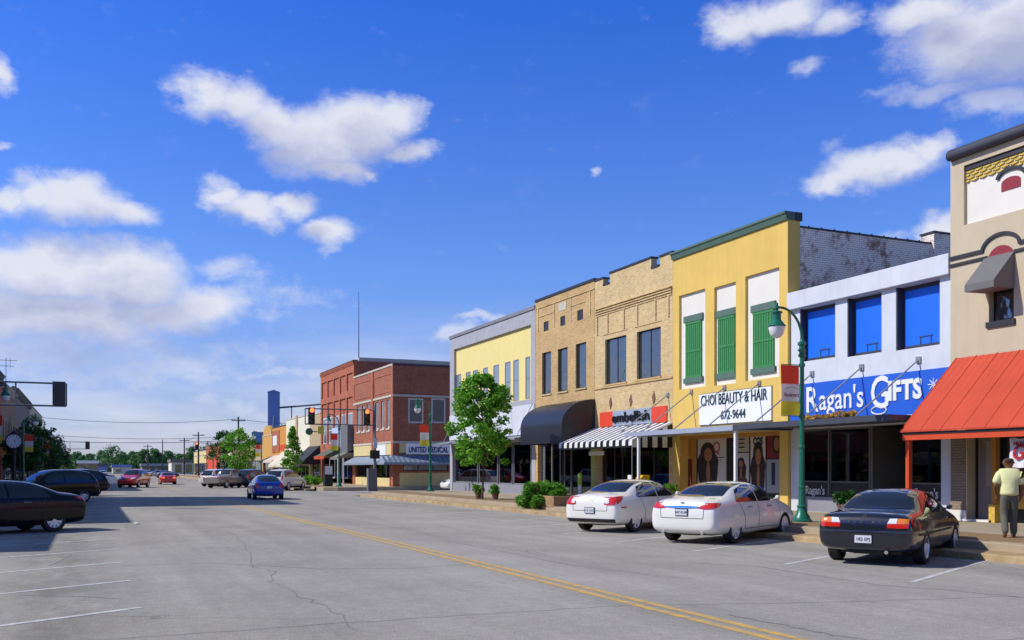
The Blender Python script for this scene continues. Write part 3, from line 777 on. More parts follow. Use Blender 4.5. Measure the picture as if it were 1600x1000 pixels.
# ------------------------------------------------------------------ street furniture
def make_lamp(loc, side, label, group='green street lamps along both kerbs', mirror=False):
    """side: -1 arm reaches towards -x, +1 towards +x"""
    root = empty('street_lamp', loc, 0 if side < 0 else pi, label, 'street lamp', group)
    q = MB()
    q.lathe([(.30, 0), (.30, .05), (.25, .08), (.23, .16), (.17, .24), (.13, .42), (.15, .44), (.15, .48), (.11, .52), (.095, 1.0)], n=20)
    q.build('base', M['green'], root, smooth=True, sharp=30)
    q = MB()
    q.lathe([(.095, 1.0), (.11, 1.02), (.11, 1.06), (.085, 1.09), (.08, 2.2), (.095, 2.22), (.095, 2.27), (.075, 2.3), (.065, 4.95), (.11, 4.98), (.12, 5.04), (.085, 5.07), (.085, 5.3), (.13, 5.34), (.13, 5.4), (.06, 5.45), (.045, 5.5)], n=14)
    q.build('pole', M['green'], root, smooth=True, sharp=30)
    q = MB(); pth = []
    for i in range(13):
        a = i/12*pi*.56
        pth.append((-.95*(1-cos(a))/(1-cos(pi*.56)) if i else 0, 0, 5.48+.93*sin(a)/1.0))
    q.tube(pth, [.045]*4+[.038]*9, 8)
    ex, ez = pth[-1][0], pth[-1][2]
    q.lathe([(0, .16), (.05, .13), (.05, .06), (.085, .03), (.085, -.03), (.05, -.06), (.05, -.1)], (ex, 0, ez), 10)
    q.build('arm', M['green'], root, smooth=True)
    q = MB()
    q.lathe([(.05, -.08), (.17, -.12), (.17, -.16), (.13, -.18), (.13, -.36), (.17, -.42), (.25, -.52), (.27, -.55), (.25, -.57)], (ex, 0, ez), 18)
    lh = q.build('lantern', M['green'], root, smooth=True, sharp=30)
    q = MB(); q.lathe([(.235, -.57), (.235, -.62), (.2, -.78), (.12, -.88), (0, -.92)], (ex, 0, ez), 18)
    q.build('globe', M['lampglass'], lh, smooth=True)
    q = MB(); q.lathe([(.03, 0), (.045, .05), (.03, .1)], (.1, 0, 5.1), 8); q.box(-.12, .12, -.05, .05, 5.14, 5.2)
    q.build('finial', M['green'], root, smooth=True)
    for z in (4.72, 3.18):
        q = MB(); q.tube([(0, 0, z), (-.78, 0, z)], .014, 6); q.lathe([(.095, -.05), (.095, .05)], (0, 0, z), 12)
        q.build('banner_arm', M['green'], root, smooth=True)
    return root

def make_banner(loc, side, label, near=False):
    root = empty('street_banner', loc, 0 if side < 0 else pi, label, 'banner', 'red, white and yellow banners on the street lamps')
    z = [4.70, 4.14, 3.62, 3.20]
    for k, (nm, m) in enumerate((('red_band', M['ban_red']), ('white_band', M['ban_white']), ('yellow_band', M['ban_yel']))):
        q = MB(); zt, zb = z[k], z[k+1]
        rows = []
        for j in range(6):
            zz = zt + (zb-zt)*j/5; f = (4.7-zz)/1.5
            rows.append([( -.80+.07*f*(1) + .68*i/6 - (.05*f*(i/6) if k < 2 else .03), .03*sin(i*.9+j*.3)*f, zz) for i in range(7)])
        q.grid(rows)
        q.build(nm, m, root, normals=False, smooth=True)
    return root

# ------------------------------------------------------------------ wall builder
def wall_front(mb, X, y0, y1, z0, z1, holes, dep=.18):
    """street face at x = X with openings (ya, yb, za, zb); reveals run back dep"""
    ys = sorted({y0, y1, *[v for h in holes for v in h[:2]]}); zs = sorted({z0, z1, *[v for h in holes for v in h[2:4]]})
    for a, b in zip(ys, ys[1:]):
        for c, d in zip(zs, zs[1:]):
            my, mz = (a+b)/2, (c+d)/2
            if any(h[0] < my < h[1] and h[2] < mz < h[3] for h in holes): continue
            mb.quad((X, a, c), (X, b, c), (X, b, d), (X, a, d))
    for h in holes:
        a, b, c, d = h[:4]; D = X + (h[4] if len(h) > 4 else dep)
        mb.quad((X, a, c), (D, a, c), (D, a, d), (X, a, d)); mb.quad((X, b, c), (D, b, c), (D, b, d), (X, b, d))
        mb.quad((X, a, d), (D, a, d), (D, b, d), (X, b, d)); mb.quad((X, a, c), (D, a, c), (D, b, c), (X, b, c))
def wall_shell(mb, X, y0, y1, z0, z1, D=18, par=.5):
    """side walls, back and parapet top behind a street face"""
    mb.quad((X, y0, z0), (X+D, y0, z0), (X+D, y0, z1), (X, y0, z1)); mb.quad((X, y1, z0), (X+D, y1, z0), (X+D, y1, z1), (X, y1, z1))
    mb.quad((X+D, y0, z0), (X+D, y1, z0), (X+D, y1, z1), (X+D, y0, z1))
    t = .3
    mb.quad((X, y0, z1), (X+t, y0, z1), (X+t, y1, z1), (X, y1, z1)); mb.quad((X+t, y0, z1), (X+t, y1, z1), (X+t, y1, z1-par), (X+t, y0, z1-par))
def roof_sheet(X, y0, y1, z, D, parent):
    q = MB(); q.box(X+.3, X+D-.01, y0+.02, y1-.02, z-.15, z); q.build('roof', M['roof'], parent, world=True)

def window(parent, X, ya, yb, za, zb, rec=.15, fw=.05, fm=None, pm=None, nv=1, nh=1, sill=None, name='window'):
    fm = fm or M['frame_dk']; pm = pm or M['pane']; x = X+rec-.03
    q = MB()
    q.box(x, x+.05, ya, ya+fw, za, zb); q.box(x, x+.05, yb-fw, yb, za, zb)
    q.box(x, x+.05, ya+fw, yb-fw, za, za+fw); q.box(x, x+.05, ya+fw, yb-fw, zb-fw, zb)
    for k in range(1, nv):
        yy = ya + (yb-ya)*k/nv; q.box(x+.003, x+.047, yy-fw*.4, yy+fw*.4, za+fw, zb-fw)
    for k in range(1, nh):
        zz = za + (zb-za)*k/nh; q.box(x+.006, x+.044, ya+fw, yb-fw, zz-fw*.4, zz+fw*.4)
    w = q.build(name, fm, parent, world=True)
    q = MB(); q.box(x+.022, x+.032, ya+.01, yb-.01, za+.01, zb-.01)
    q.build('pane', pm, w, world=True)
    if sill:
        q = MB(); q.box(X-.06, X+rec-.04, ya-.06, yb+.06, za-sill[0], za+.004); q.build('sill', sill[1], w, world=True)
    return w

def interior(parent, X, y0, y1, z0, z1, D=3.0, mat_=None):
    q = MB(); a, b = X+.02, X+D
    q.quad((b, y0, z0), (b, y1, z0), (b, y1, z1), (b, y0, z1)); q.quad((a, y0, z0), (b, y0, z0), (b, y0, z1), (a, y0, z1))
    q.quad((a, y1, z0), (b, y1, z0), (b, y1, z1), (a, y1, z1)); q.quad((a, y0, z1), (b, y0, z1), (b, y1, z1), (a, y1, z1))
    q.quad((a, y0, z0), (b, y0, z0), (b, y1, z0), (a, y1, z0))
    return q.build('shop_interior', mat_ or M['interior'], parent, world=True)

def bld(name, X, y0, y1, label, cat='building', group=None):
    return empty(name, (X, (y0+y1)/2, 0), 0, label, cat, group)
def wbox(name, m, parent, *b, bevel=0):
    q = MB()
    for i in range(0, len(b), 6): q.box(*b[i:i+6])
    return q.build(name, m, parent, world=True, bevel=bevel)
# ------------------------------------------------------------------ ground
S_ = dict(kind='structure')
SW = .30   # pavement height on the right
def struct(o): o['kind'] = 'structure'; return o
struct(MB().box(-1500, 1500, -300, 1800, -.5, -.06).build('ground', M['ground']))
q = MB(); q.quad((-3.6, -30, 0), (16.0, -30, 0), (16.0, 460, 0), (-3.6, 460, 0)); q.quad((16.0, 62.5, 0), (130, 62.5, 0), (130, 76.0, 0), (16.0, 76.0, 0))
road = struct(q.build('road', M['asphalt'], normals=False))
def strip(q, pts, w, z=.004):
    for (a, b) in zip(pts, pts[1:]):
        d = Vector((b[0]-a[0], b[1]-a[1])).normalized(); n = Vector((-d.y, d.x))*w/2
        q.quad((a[0]-n.x, a[1]-n.y, z), (b[0]-n.x, b[1]-n.y, z), (b[0]+n.x, b[1]+n.y, z), (a[0]+n.x, a[1]+n.y, z))
for dx in (-.13, .13):
    q = MB(); strip(q, [(6.72+dx, -20), (6.72+dx, 60.5)], .135); q.build('centre_line', M['yline'], road, normals=False)
    q = MB(); strip(q, [(6.72+dx, 79), (6.72+dx, 330)], .11); q.build('centre_line', M['yline'], road, normals=False)
for i in range(-3, 15):
    y = 13.3 + 3.3*i
    q = MB(); strip(q, [(.6, y), (-3.55, y-2.45)], .12); q.build('parking_line', M['wline'], road, normals=False)
for i in range(-3, 13):
    y = 11.35 + 3.05*i
    q = MB(); strip(q, [(11.9, y), (15.95, y+2.05)], .10); q.build('parking_line', M['wline'], road, normals=False)
def G(px, py, z=0):
    zc = 1500*(1.8-z)/(py-732); a = atan((px-800)/1500)+YAW; r = zc/cos(a-YAW); return (r*sin(a), r*cos(a))
def wob(pts, n, amp, seed):
    rnd = random.Random(seed); out = []
    for a, b in zip(pts, pts[1:]):
        for k in range(n):
            t = k/n; out.append((a[0]+(b[0]-a[0])*t+rnd.uniform(-amp, amp), a[1]+(b[1]-a[1])*t+rnd.uniform(-amp, amp)))
    out.append(pts[-1]); return out
rc = MB()
for pts, n, amp, w in (
    ([G(350,828), G(385,850), G(392,885), G(430,893), G(425,910), G(470,932), G(520,952), G(560,985)], 7, .07, .012),
    ([G(-200,1015), G(160,1000), G(560,972), G(960,947), G(1180,943), G(1340,940), G(1590,932)], 14, .04, .013),
    ([G(190,884), G(330,880), G(500,889), G(640,888), G(760,880)], 8, .03, .018),
    ([G(1080,880), G(1180,885), G(1300,903), G(1380,915), G(1480,922), G(1640,938)], 8, .05, .02),
    ([G(1140,960), G(1200,972), G(1290,990), G(1360,1002)], 6, .05, .024),
    ([G(30,930), G(120,932), G(190,936)], 5, .03, .018), ([G(80,884), G(105,872), G(112,866)], 4, .04, .02),
    ([G(560,800), G(700,846), G(900,884), G(1080,905)], 10, .05, .014)):
    strip(rc, wob(pts, n, amp, n*7+3), w, .003)
rc.build('crack', M['crack'], road, normals=False)
# right pavement: low gutter step, kerb, slab, clay pavers
for (a, b) in ((-30, 60.6), (78.0, 330)):
    q = MB(); q.box(15.97, 16.78, a, b, -.05, .14); struct(q.build('kerb', M['kerb'], bevel=.02))
    q = MB(); q.box(16.75, 23.5, a, b, -.05, SW-.004); pv = struct(q.build('pavement', M['walk'], bevel=.02))
    q = MB()
    for k in range(int((b-a)/3.0)):
        y = a + 3.0*k; q.box(16.745, 17.0, y, y+.02, 0, SW-.001)
    q.build('expansion_joint', M['crack'], pv)
    q = MB(); q.box(17.15, 18.9, a+.3, b-.3, SW-.01, SW+.004); q.build('paver_strip', M['paver'], pv)
q = MB(); q.prism([(16.0, 60.6, -.05), (16.75, 60.6, -.05), (16.0, 60.6, .0)], (0, .01, 0))
for (a, b) in ((60.6, 62.5), (76.0, 78.0)):
    q = MB()
    if a < 70: q.prism([(16.9, a, -.05), (16.0+6, a, -.05), (130, a, -.05), (130, b, -.05), (18.2, b, -.05), (17.2, b-.7, -.05)], (0, 0, SW+.044))
    else: q.prism([(18.2, a, -.05), (130, a, -.05), (130, b, -.05), (16.9, b, -.05), (17.2, a+.7, -.05)], (0, 0, SW+.044))
    struct(q.build('pavement', M['walk'], bevel=.02))
q = MB(); q.box(-3.9, -3.6, -30, 420, -.05, .15); struct(q.build('kerb', M['kerb'], bevel=.02))
q = MB(); q.box(-8.3, -3.9, -30, 420, -.05, .146); struct(q.build('pavement', M['walk']))

# ================================================================== RIGHT SIDE
E = .012
# ---------------- beige two-storey building, nearest on the right
y1 = Yp(1484.6) - E; y0 = 9.5
B = bld('beige_brick_building', FX, y0, y1, 'tan painted two-storey building with black cornice, cream panel and red metal canopy', 'building')
zt = Zp(1485, 253)
pn = (y0+.9, Yp(1506), Zp(1506, 352), Zp(1506, 259), .13)
wv = (Yp(1584), Yp(1545), Zp(1545, 504), Zp(1545, 404), .22)
door = (y0+.5, Yp(1511), SW, Zp(1511, 676), .35)
q = MB(); wall_front(q, FX, y0, y1, 0, zt, [pn, wv, door]); wall_shell(q, FX, y0, y1, 0, zt)
q.build('wall', M['beige'], B, world=True)
roof_sheet(FX, y0, y1, zt-.5, 18, B)
wbox('cream_panel', M['creamp'], B, FX+.10, FX+.16, pn[0], pn[1], pn[2], pn[3])
# cornice: dark rolled cap that rounds at its end
q = MB(); z0c, z1c = zt-.01, Zp(1485, 236.5)
prof = [(.0, z0c), (-.16, z0c), (-.22, z0c+.08), (-.22, z1c-.12), (-.15, z1c-.02), (0, z1c), (.35, z1c), (.35, z0c)]
q.prism([(FX+a, y0-.05, b) for a, b in prof], (0, y1-y0+.04, 0)); q.build('cornice', M['charcoal'], B, world=True, bevel=.03)
zb = Zp(1506, 267)
wbox('frieze', M['blacktrim'], B, FX+.05, FX+.15, pn[0], pn[1], zb, zb+.13)
n = 22
for k in range(n):
    ya = pn[0] + (pn[1]-pn[0])*k/n
    wbox('dentil', M['blacktrim'], B, FX+.04, FX+.15, ya+.02, ya+(pn[1]-pn[0])/n*.55, zb+.13+.002, zb+.24)
q = MB(); zs = Zp(1506, 286)
rows_ = 4; hh = (zb-zs)/rows_
for r_ in range(rows_):
    nn = 34; ww = (pn[1]-pn[0])/nn
    for k in range(nn):
        ya = pn[0]+ww*(k+(.5 if r_ % 2 else 0)); yb = min(ya+ww*.92, pn[1])
        if yb-ya < .03: continue
        zt_ = zb-hh*r_-.002; m_ = (ya+yb)/2
        q.prism([(FX+.10, ya, zt_), (FX+.055, ya, zt_-hh*.55), (FX+.05, m_, zt_-hh), (FX+.055, yb, zt_-hh*.55), (FX+.10, yb, zt_)], (.04, 0, 0))
q.build('shingle_band', M['scaleyel'], B, world=True)
# little arched vents in the cream panel
def arch(cy, z0_, z1_, hw, rise, seg=10):
    pts = [(cy+hw, z0_), (cy+hw, z1_-rise)]
    for k in range(seg+1):
        a = pi*k/seg; pts.append((cy+hw*cos(a), z1_-rise+rise*sin(a)))
    pts += [(cy-hw, z0_)]
    return pts
def arch_band(q, cy, zs_, hw, rise, th, x0, x1, seg=14, ends=0):
    a_ = [(cy+hw*cos(pi*k/seg), zs_+rise*sin(pi*k/seg)) for k in range(seg+1)]
    b_ = [(cy+(hw+th)*cos(pi*k/seg), zs_+(rise+th)*sin(pi*k/seg)) for k in range(seg+1)]
    for k in range(seg):
        p = [a_[k], a_[k+1], b_[k+1], b_[k]]
        q.prism([(x0, y, z) for y, z in p], (x1-x0, 0, 0))
for cpx in (1576, None, None):
    pass
vy = (Yp(1562)+Yp(1590))/2; vz0, vz1 = Zp(1576, 295), Zp(1576, 275)
for k in range(3):
    cy = vy - k*3.1
    if cy < y0+1.5: break
    v = empty('attic_vent', (0, cy-chain(B).y, 0)); v.parent = B; bpy.data.objects.remove(v)
    q = MB(); q.prism([(FX+.085, y, z) for y, z in arch(cy, vz0, vz1, .30, .14)], (.03, 0, 0)); q.build('attic_vent', M['redvent'], B, world=True)
    q = MB(); arch_band(q, cy, vz1+.02, .36, .16, .09, FX+.04, FX+.11); q.build('label_mould', M['blacktrim'], B, world=True)
# string courses that arch over the window
wc = (wv[0]+wv[1])/2; hw = (wv[1]-wv[0])/2
zu = Zp(1485, 405); zl = Zp(1485, 416)
ay = Yp(1533); ay2 = 2*wc-ay
q = MB(); q.box(FX-.05, FX+.02, ay, y1, zu-.045, zu+.05); q.box(FX-.05, FX+.02, y0, ay2, zu-.045, zu+.05)
arch_band(q, wc, zu-.045, (ay-ay2)/2-.09, Zp(1565, 362)-zu-.05, .09, FX-.052, FX+.02, 18)
q.build('string_course', M['blacktrim'], B, world=True)
q = MB(); q.box(FX-.045, FX+.02, wv[1]+.03, y1, zl-.04, zl+.04); q.box(FX-.045, FX+.02, y0, wv[0]-.03, zl-.04, zl+.04)
q.build('string_course', M['blacktrim'], B, world=True)
q = MB(); q.prism([(FX-.02, y, z) for y, z in arch(wc, wv[3]-.05, Zp(1565, 383), hw+.02, .36)], (.05, 0, 0)); q.build('arch_panel', M['redvent'], B, world=True)
w = window(B, FX, wv[0], wv[1], wv[2], wv[3], .22, .07, M['frame_dk'], M['pane'], 1, 2, (.16, M['blacktrim']))
# grey cloth awning over the window
za, zb_ = wv[3]+.05, Zp(1516, 444, FX-.8); zv = Zp(1516, 455, FX-.8)
q = MB(); X_ = FX-.8; a, b = wv[0]-.03, wv[1]+.12
q.prism([(FX-.01, a, za), (X_, a, zb_), (X_, a, zv), (FX-.01, a, zv+.02)], (0, b-a, 0)); q.build('window_awning', M['awngrey'], B, world=True)
# red standing-seam canopy on orange posts
XC = 20.9; ca, cb = 10.0, Yp(1493); zw, zf = Zp(1493, 560), 2.84
cn = None
q = MB()
q.prism([(FX-.004, ca, zw), (XC-.05, ca, zf+.02), (XC-.05, ca, zf-.03), (FX-.004, ca, zw-.09)], (0, cb-ca, 0))
ns = int((cb-ca)/.23); sl = (zw-zf)/(FX-XC)
for k in range(ns+1):
    y = cb-.02 - k*.23; h = .008 if k % 3 else .024
    q.prism([(FX-.004, y, zw), (XC-.06, y, zf), (XC-.06, y, zf+h), (FX-.004, y, zw+h)], (0, -.022, 0))
canopy = q.build('metal_canopy', M['redroof'], B, world=True)
wbox('fascia', M['orangered'], canopy, XC+.02, XC+.08, ca, cb-.02, zf-.25, zf-.10)
wbox('gutter', M['blacktrim'], canopy, XC+.0, XC+.05, ca, cb-.02, zf-.098, zf-.035)
wbox('soffit', M['blacktrim'], canopy, XC+.085, FX-.01, ca+.02, cb-.03, zf-.14, zf-.06)
for y in (cb-.14, cb-5.2):
    wbox('post', M['orangered'], canopy, XC+.08, XC+.20, y-.06, y+.06, SW, zf-.14)
# ground floor: painted brick pier, service door, timber post, shop window
wbox('pier', brick('beige_pier_brick', C('#a08d78', .85), C('#96826d', .85), C('#7d6b58', .8), .22, .08), B, FX-.02, FX+.34, Yp(1509), y1-.03, SW+.3, door[3]-.002)
wbox('plinth', M['creamp'], B, FX-.05, FX+.34, Yp(1510)-.02, y1-.02, SW, SW+.3)
da, db = Yp(1551), Yp(1518)
dr = wbox('service_door', mat('taupe_door_paint', C('#8b7f73', .8), .6, var=.15), B, FX+.27, FX+.33, da, db, SW+.06, Zp(1518, 684))
wbox('door_panel', mat('pale_door_panel', C('#a39788', .85), .6, var=.1), dr, FX+.255, FX+.268, da+.03, db-.28, SW+1.0, Zp(1518, 690))
wbox('doorstep', M['creamp'], B, FX-.12, FX+.34, da-.05, db+.25, SW+.001, SW+.06)
wbox('timber_post', M['ochre'], B, FX-.06, FX+.1, Yp(1558), Yp(1551.5), SW+.5, door[3]+.001)
wbox('post_base', mat('yellow_post_base', C('#e0b94e', .9), .7, var=.3, scale=8), B, FX-.12, FX+.12, Yp(1559), Yp(1549.5), SW, SW+.498)
wbox('door_reveal', M['black'], B, FX+.335, FX+.36, door[0], door[1], SW+.002, door[3]-.002)
window(B, FX, door[0]+.2, Yp(1561), SW+.35, door[3]-.1, .24, .06, M['frame_dk'], M['pane'], 3, 1, name='shop_window')
wbox('yellow_apron', mat('yellow_stall_riser', C('#d6a435', .85), .6, var=.2), B, FX+.14, FX+.2, door[0]+.2, Yp(1561), SW+.4, SW+.75)
# hanging banner
G_y0, G_y1 = Yp(1618, 21.3), Yp(1577, 21.3)
q = MB(); rows = []
for j in range(7):
    z = 2.56 - .74*j/6
    rows.append([(21.3+.03*sin(i*1.1+j*.8), G_y1+(G_y0-G_y1)*i/12, z+.02*sin(i*.9)*(1 if j == 0 else .3)) for i in range(13)])
q.grid(rows); q.grid([[(x+.006, y, z) for x, y, z in r] for r in rows])
bn = q.build('hanging_banner', mat('white_banner_vinyl', C('#e9e6ea', .9), .6), None, normals=False, smooth=True)
tag(bn, 'white vinyl banner with red GO lettering hanging under the red canopy', 'banner')
ban_t = text('GO', mat('red_lettering', C('#b3232e', .85), .6), bn, 'lettering', (21.25, G_y1-.14, 2.04), (0, -1, 0), .52, width=.75, ext=.004, bold=.012, shear=.25)
text("NOW", bpy.data.materials['red_lettering'], bn, 'lettering', (21.25, G_y1-.16, 2.38), (0, -1, 0), .14, ext=.004, bold=.004)

# ---------------- white gift shop
ya_, yb_ = Yp(1484.4) + E, Yp(1231) - E - .0
B = bld('gift_shop_building', FX, ya_, yb_, 'white two-storey shop with three blue-boarded windows and a blue Ragan\'s Gifts sign', 'building')
XW = FX+.12
zt = Zp(1484, 395.5); zfb = Zp(1484, 428)
hs = []
for l, r, tl, bl in ((1250, 1305, 478, 566), (1324, 1377.5, 463, 558), (1400, 1468.5, 443, 548)):
    hs.append((Yp(r, XW), Yp(l, XW), Zp(l, bl, XW), zfb-.03, .28))
shopz = Zp(1300, 668, XW)
shop = (ya_+.42, Yp(1250, XW), SW, shopz, .3)
q = MB(); wall_front(q, XW, ya_, yb_, 0, zt-.05, hs+[shop]); wall_shell(q, XW, ya_, yb_, 0, zt-.05)
q.build('wall', M['rawhite'], B, world=True)
roof_sheet(XW, ya_, yb_, zt-.5, 18, B)
wbox('parapet_band', M['rawhite'], B, FX-.06, XW+.25, ya_, yb_, zfb, zt, bevel=.015)
for h in hs:
    w = window(B, XW, h[0], h[1], h[2], h[3], .26, .12, M['charcoal'], M['bluepane'])
    w.name = 'boarded_window'
    q = MB(); yc = (h[0]+h[1])/2-.1; zc_ = h[2]+.2; q.box(XW+.235, XW+.25, yc-.26, yc+.26, zc_+.14, zc_+.17)
    for k in (-1, 1): q.box(XW+.235, XW+.25, yc+k*.2-.012, yc+k*.2+.012, zc_-.07, zc_+.138)
    q.build('board_joint', M['charcoal'], w, world=True)
    wbox('frame_side', M['charcoal'], w, XW+.0, XW+.22, h[1]-.06, h[1]-.002, h[2]+.002, h[3]-.002)
# blue sign board with lettering
sy0, sy1 = ya_+.02, Yp(1237, XW); sz0, sz1 = Zp(1420, 648, XW), Zp(1420, 581, XW)
sg = wbox('sign_board', M['bluesign'], B, XW-.06, XW-.002, sy0, sy1, sz0, sz1)
wbox('sign_edge', M['white'], sg, XW-.075, XW-.004, sy0, sy1, sz0-.075, sz0-.002)
xl = XW-.075
def fit(pxl, pxr): return Yp(pxl, XW), Yp(pxl, XW)-Yp(pxr, XW)
y_, w_ = fit(1263, 1282); text('R', M['white'], sg, 'lettering', (xl, y_, sz0+.32), (0, -1, 0), 1.25, width=w_, ext=.012, bold=.015)
y_, w_ = fit(1283, 1352); text("agan's", M['white'], sg, 'lettering', (xl, y_, sz0+.36), (0, -1, 0), 1.05, width=w_, ext=.012, bold=.008)
y_, w_ = fit(1364, 1391); text('G', M['white'], sg, 'lettering', (xl, y_, sz0+.28), (0, -1, 0), 1.45, width=w_, ext=.012, bold=.015)
q = MB(); yc, zc_ = y_-w_*.45, sz0+.2
q.tube([(xl, yc-.32*cos(t), zc_+.13*sin(t)) for t in [pi*2*k/16 for k in range(17)]], .022, 6); q.build('flourish', M['white'], sg, world=True)
y_, w_ = fit(1391, 1444); text('IFTS', M['white'], sg, 'lettering', (xl, y_, sz0+.50), (0, -1, 0), .82, width=w_, ext=.012, bold=.035)
q = MB()
for k in range(4):
    a = pi*k/4; q.prism([(xl, Yp(1461, XW)+.2*cos(a+d), sz0+.85+.2*sin(a+d)) for d in (0, .12, pi, pi+.12)], (.012, 0, 0))
q.build('star', M['white'], sg, world=True)
# shop front
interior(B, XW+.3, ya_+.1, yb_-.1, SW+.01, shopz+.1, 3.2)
sf = empty('shop_front', (0, 0, 0)); bpy.data.objects.remove(sf)
zk = SW + .52; zr = Zp(1300, 754, XW)
yA, yB, yC, yD = Yp(1251, XW), Yp(1292, XW), Yp(1356, XW), Yp(1420, XW)
wbox('stall_riser', M['bulk'], B, XW+.02, XW+.24, yC, yA, SW, zk)
wbox('stall_riser', M['bulk'], B, XW+.02, XW+.24, ya_+.43, yD, SW, zk)
for (a, b, nm) in ((yB, yA, 1), (yC, yB-.06, 0), (ya_+.43, yD, 1)):
    q = MB(); t = .045
    q.box(XW+.08, XW+.14, a, a+t, zk, shopz-.02); q.box(XW+.08, XW+.14, b-t, b, zk, shopz-.02)
    q.box(XW+.08, XW+.14, a+t, b-t, zr, zr+t); q.box(XW+.08, XW+.14, a+t, b-t, shopz-.08, shopz-.02)
    w = q.build('shop_window', M['frame_al'], B, world=True)
    wbox('pane', M['glass'], w, XW+.105, XW+.113, a+t, b-t, zr+t, shopz-.08)
    wbox('sign_panel', M['black'], w, XW+.095, XW+.12, a+t, b-t, zk, zr)
    if nm:
        text("Ragan's", M['frame_wh'], w, 'lettering', (XW+.085, b-t-.12, zr-.42), (0, -1, 0), .42, width=(b-a)*.72, ext=.003, bold=.006)
        if b > 26: text("GIFTS!", M['frame_wh'], w, 'lettering', (XW+.085, b-t-.42, zr-.72), (0, -1, 0), .28, ext=.003, bold=.004)
wbox('mullion_post', M['frame_al'], B, XW+.04, XW+.16, yB-.06, yB, SW, shopz-.02)
wbox('head_rail', M['bulk'], B, XW+.02, XW+.2, ya_+.42, yA, shopz-.02, shopz+.14)
# recessed blue entrance
for (yy0, yy1) in ((yC-.10, yC), (yD, yD+.06)):
    wbox('recess_wall', M['frame_al'], B, XW+.1, XW+1.6, yy0, yy1, SW, shopz-.03)
dm = mat('navy_door_paint', C('#15254f', .7), .5)
d = wbox('entrance_door', dm, B, XW+1.5, XW+1.56, yD+.1, yC-.12, SW+.02, SW+.3,
         XW+1.5, XW+1.56, yD+.1, yD+.32, SW+.3, SW+2.3, XW+1.5, XW+1.56, yC-.40, yC-.12, SW+.3, SW+2.3, XW+1.5, XW+1.56, yD+.1, yC-.12, SW+2.3, shopz-.05)
wbox('pane', M['glass'], d, XW+1.52, XW+1.53, yD+.32, yC-.40, SW+.3, SW+2.3)
wbox('notice', M['white'], d, XW+1.47, XW+1.49, yD+.75, yD+1.05, SW+1.25, SW+1.5)
wbox('handle', M['chrome'], d, XW+1.44, XW+1.48, yD+.38, yD+.42, SW+.8, SW+1.9)
# goods on show behind the glass
rnd = random.Random(5)
dcols = [mat('display_'+n_, C(c_, .8), .6) for n_, c_ in (('yellow', '#c8b840'), ('cream', '#cfc9a0'), ('teal', '#2f5a78'), ('rose', '#9a4a50'), ('green', '#4c7a3a'), ('blue', '#2a5a90'))]
wbox('display_shelf', dcols[2], B, XW+.16, XW+1.0, yC+.05, yA-.05, zk+.02, zr+.08, XW+.16, XW+1.0, ya_+.45, yD-.05, zk+.02, zr+.08)
for k in range(22):
    y = rnd.uniform(yC+.2, yA-.2) if k < 15 else rnd.uniform(ya_+.6, yD-.2); x = XW+rnd.uniform(.3, .9)
    r_ = rnd.uniform(.05, .12); h_ = rnd.uniform(.12, .42)
    q = MB(); q.lathe([(r_*.6, 0), (r_, h_*.3), (r_*.8, h_*.6), (r_*.25, h_*.85), (r_*.35, h_)], (x, y, zr+.08), 10)
    o = q.build('vase', dcols[k % 6], None, smooth=True)
    tag(o, 'small %s ornament on the display shelf behind the gift shop window' % ('yellow', 'cream', 'teal', 'rose', 'green', 'blue')[k % 6], 'ornament', 'ornaments shown in the gift shop windows')
q = MB(); q.tube([(XW+.4, Yp(1338, XW)+.19*cos(t), zr+.32+.15*sin(t)) for t in [2*pi*k/20 for k in range(21)]], .035, 8)
q.lathe([(0, -.02), (.1, 0), (0, .02)], (XW+.4, Yp(1338, XW), zr+.32), 12, 'x')
tag(q.build('oval_plate', M['white'], None, smooth=True), 'white oval plate standing in the gift shop window', 'plate')

# flat canopy of the gift shop with hanger rods
def flat_canopy(B, X0, ya, yb, z, fm, rods, ztop, rodlen, wallX, plates=False):
    q = MB(); q.box(X0, X0+.09, ya, yb, z-.15, z+.03); q.box(X0+.09, wallX-.005, ya+.01, yb-.01, z-.07, z-.02)
    q.box(X0+.1, wallX-.005, ya, ya+.06, z-.13, z+.02); q.box(X0+.1, wallX-.005, yb-.06, yb, z-.13, z+.02)
    c = q.build('flat_canopy', fm, B, world=True)
    for y in rods:
        q = MB(); q.tube([(wallX-.03, y, ztop), (X0+.06, y, z+.03)], .026, 8)
        q.box(wallX-.05, wallX-.003, y-.09, y+.09, ztop-.1, ztop+.1)
        q.build('hanger_rod', M['steel'], c, world=True)
    return c
ZC = 3.30; XCN = 20.55
yJ = Yp(1145, XCN)
cnp = flat_canopy(B, XCN, cb+.08, yJ-.01, ZC, M['canopydark'], [Yp(1269.5, XW), Yp(1347, XW), Yp(1436, XW)], Zp(1347, 574, XW), 2, XW)
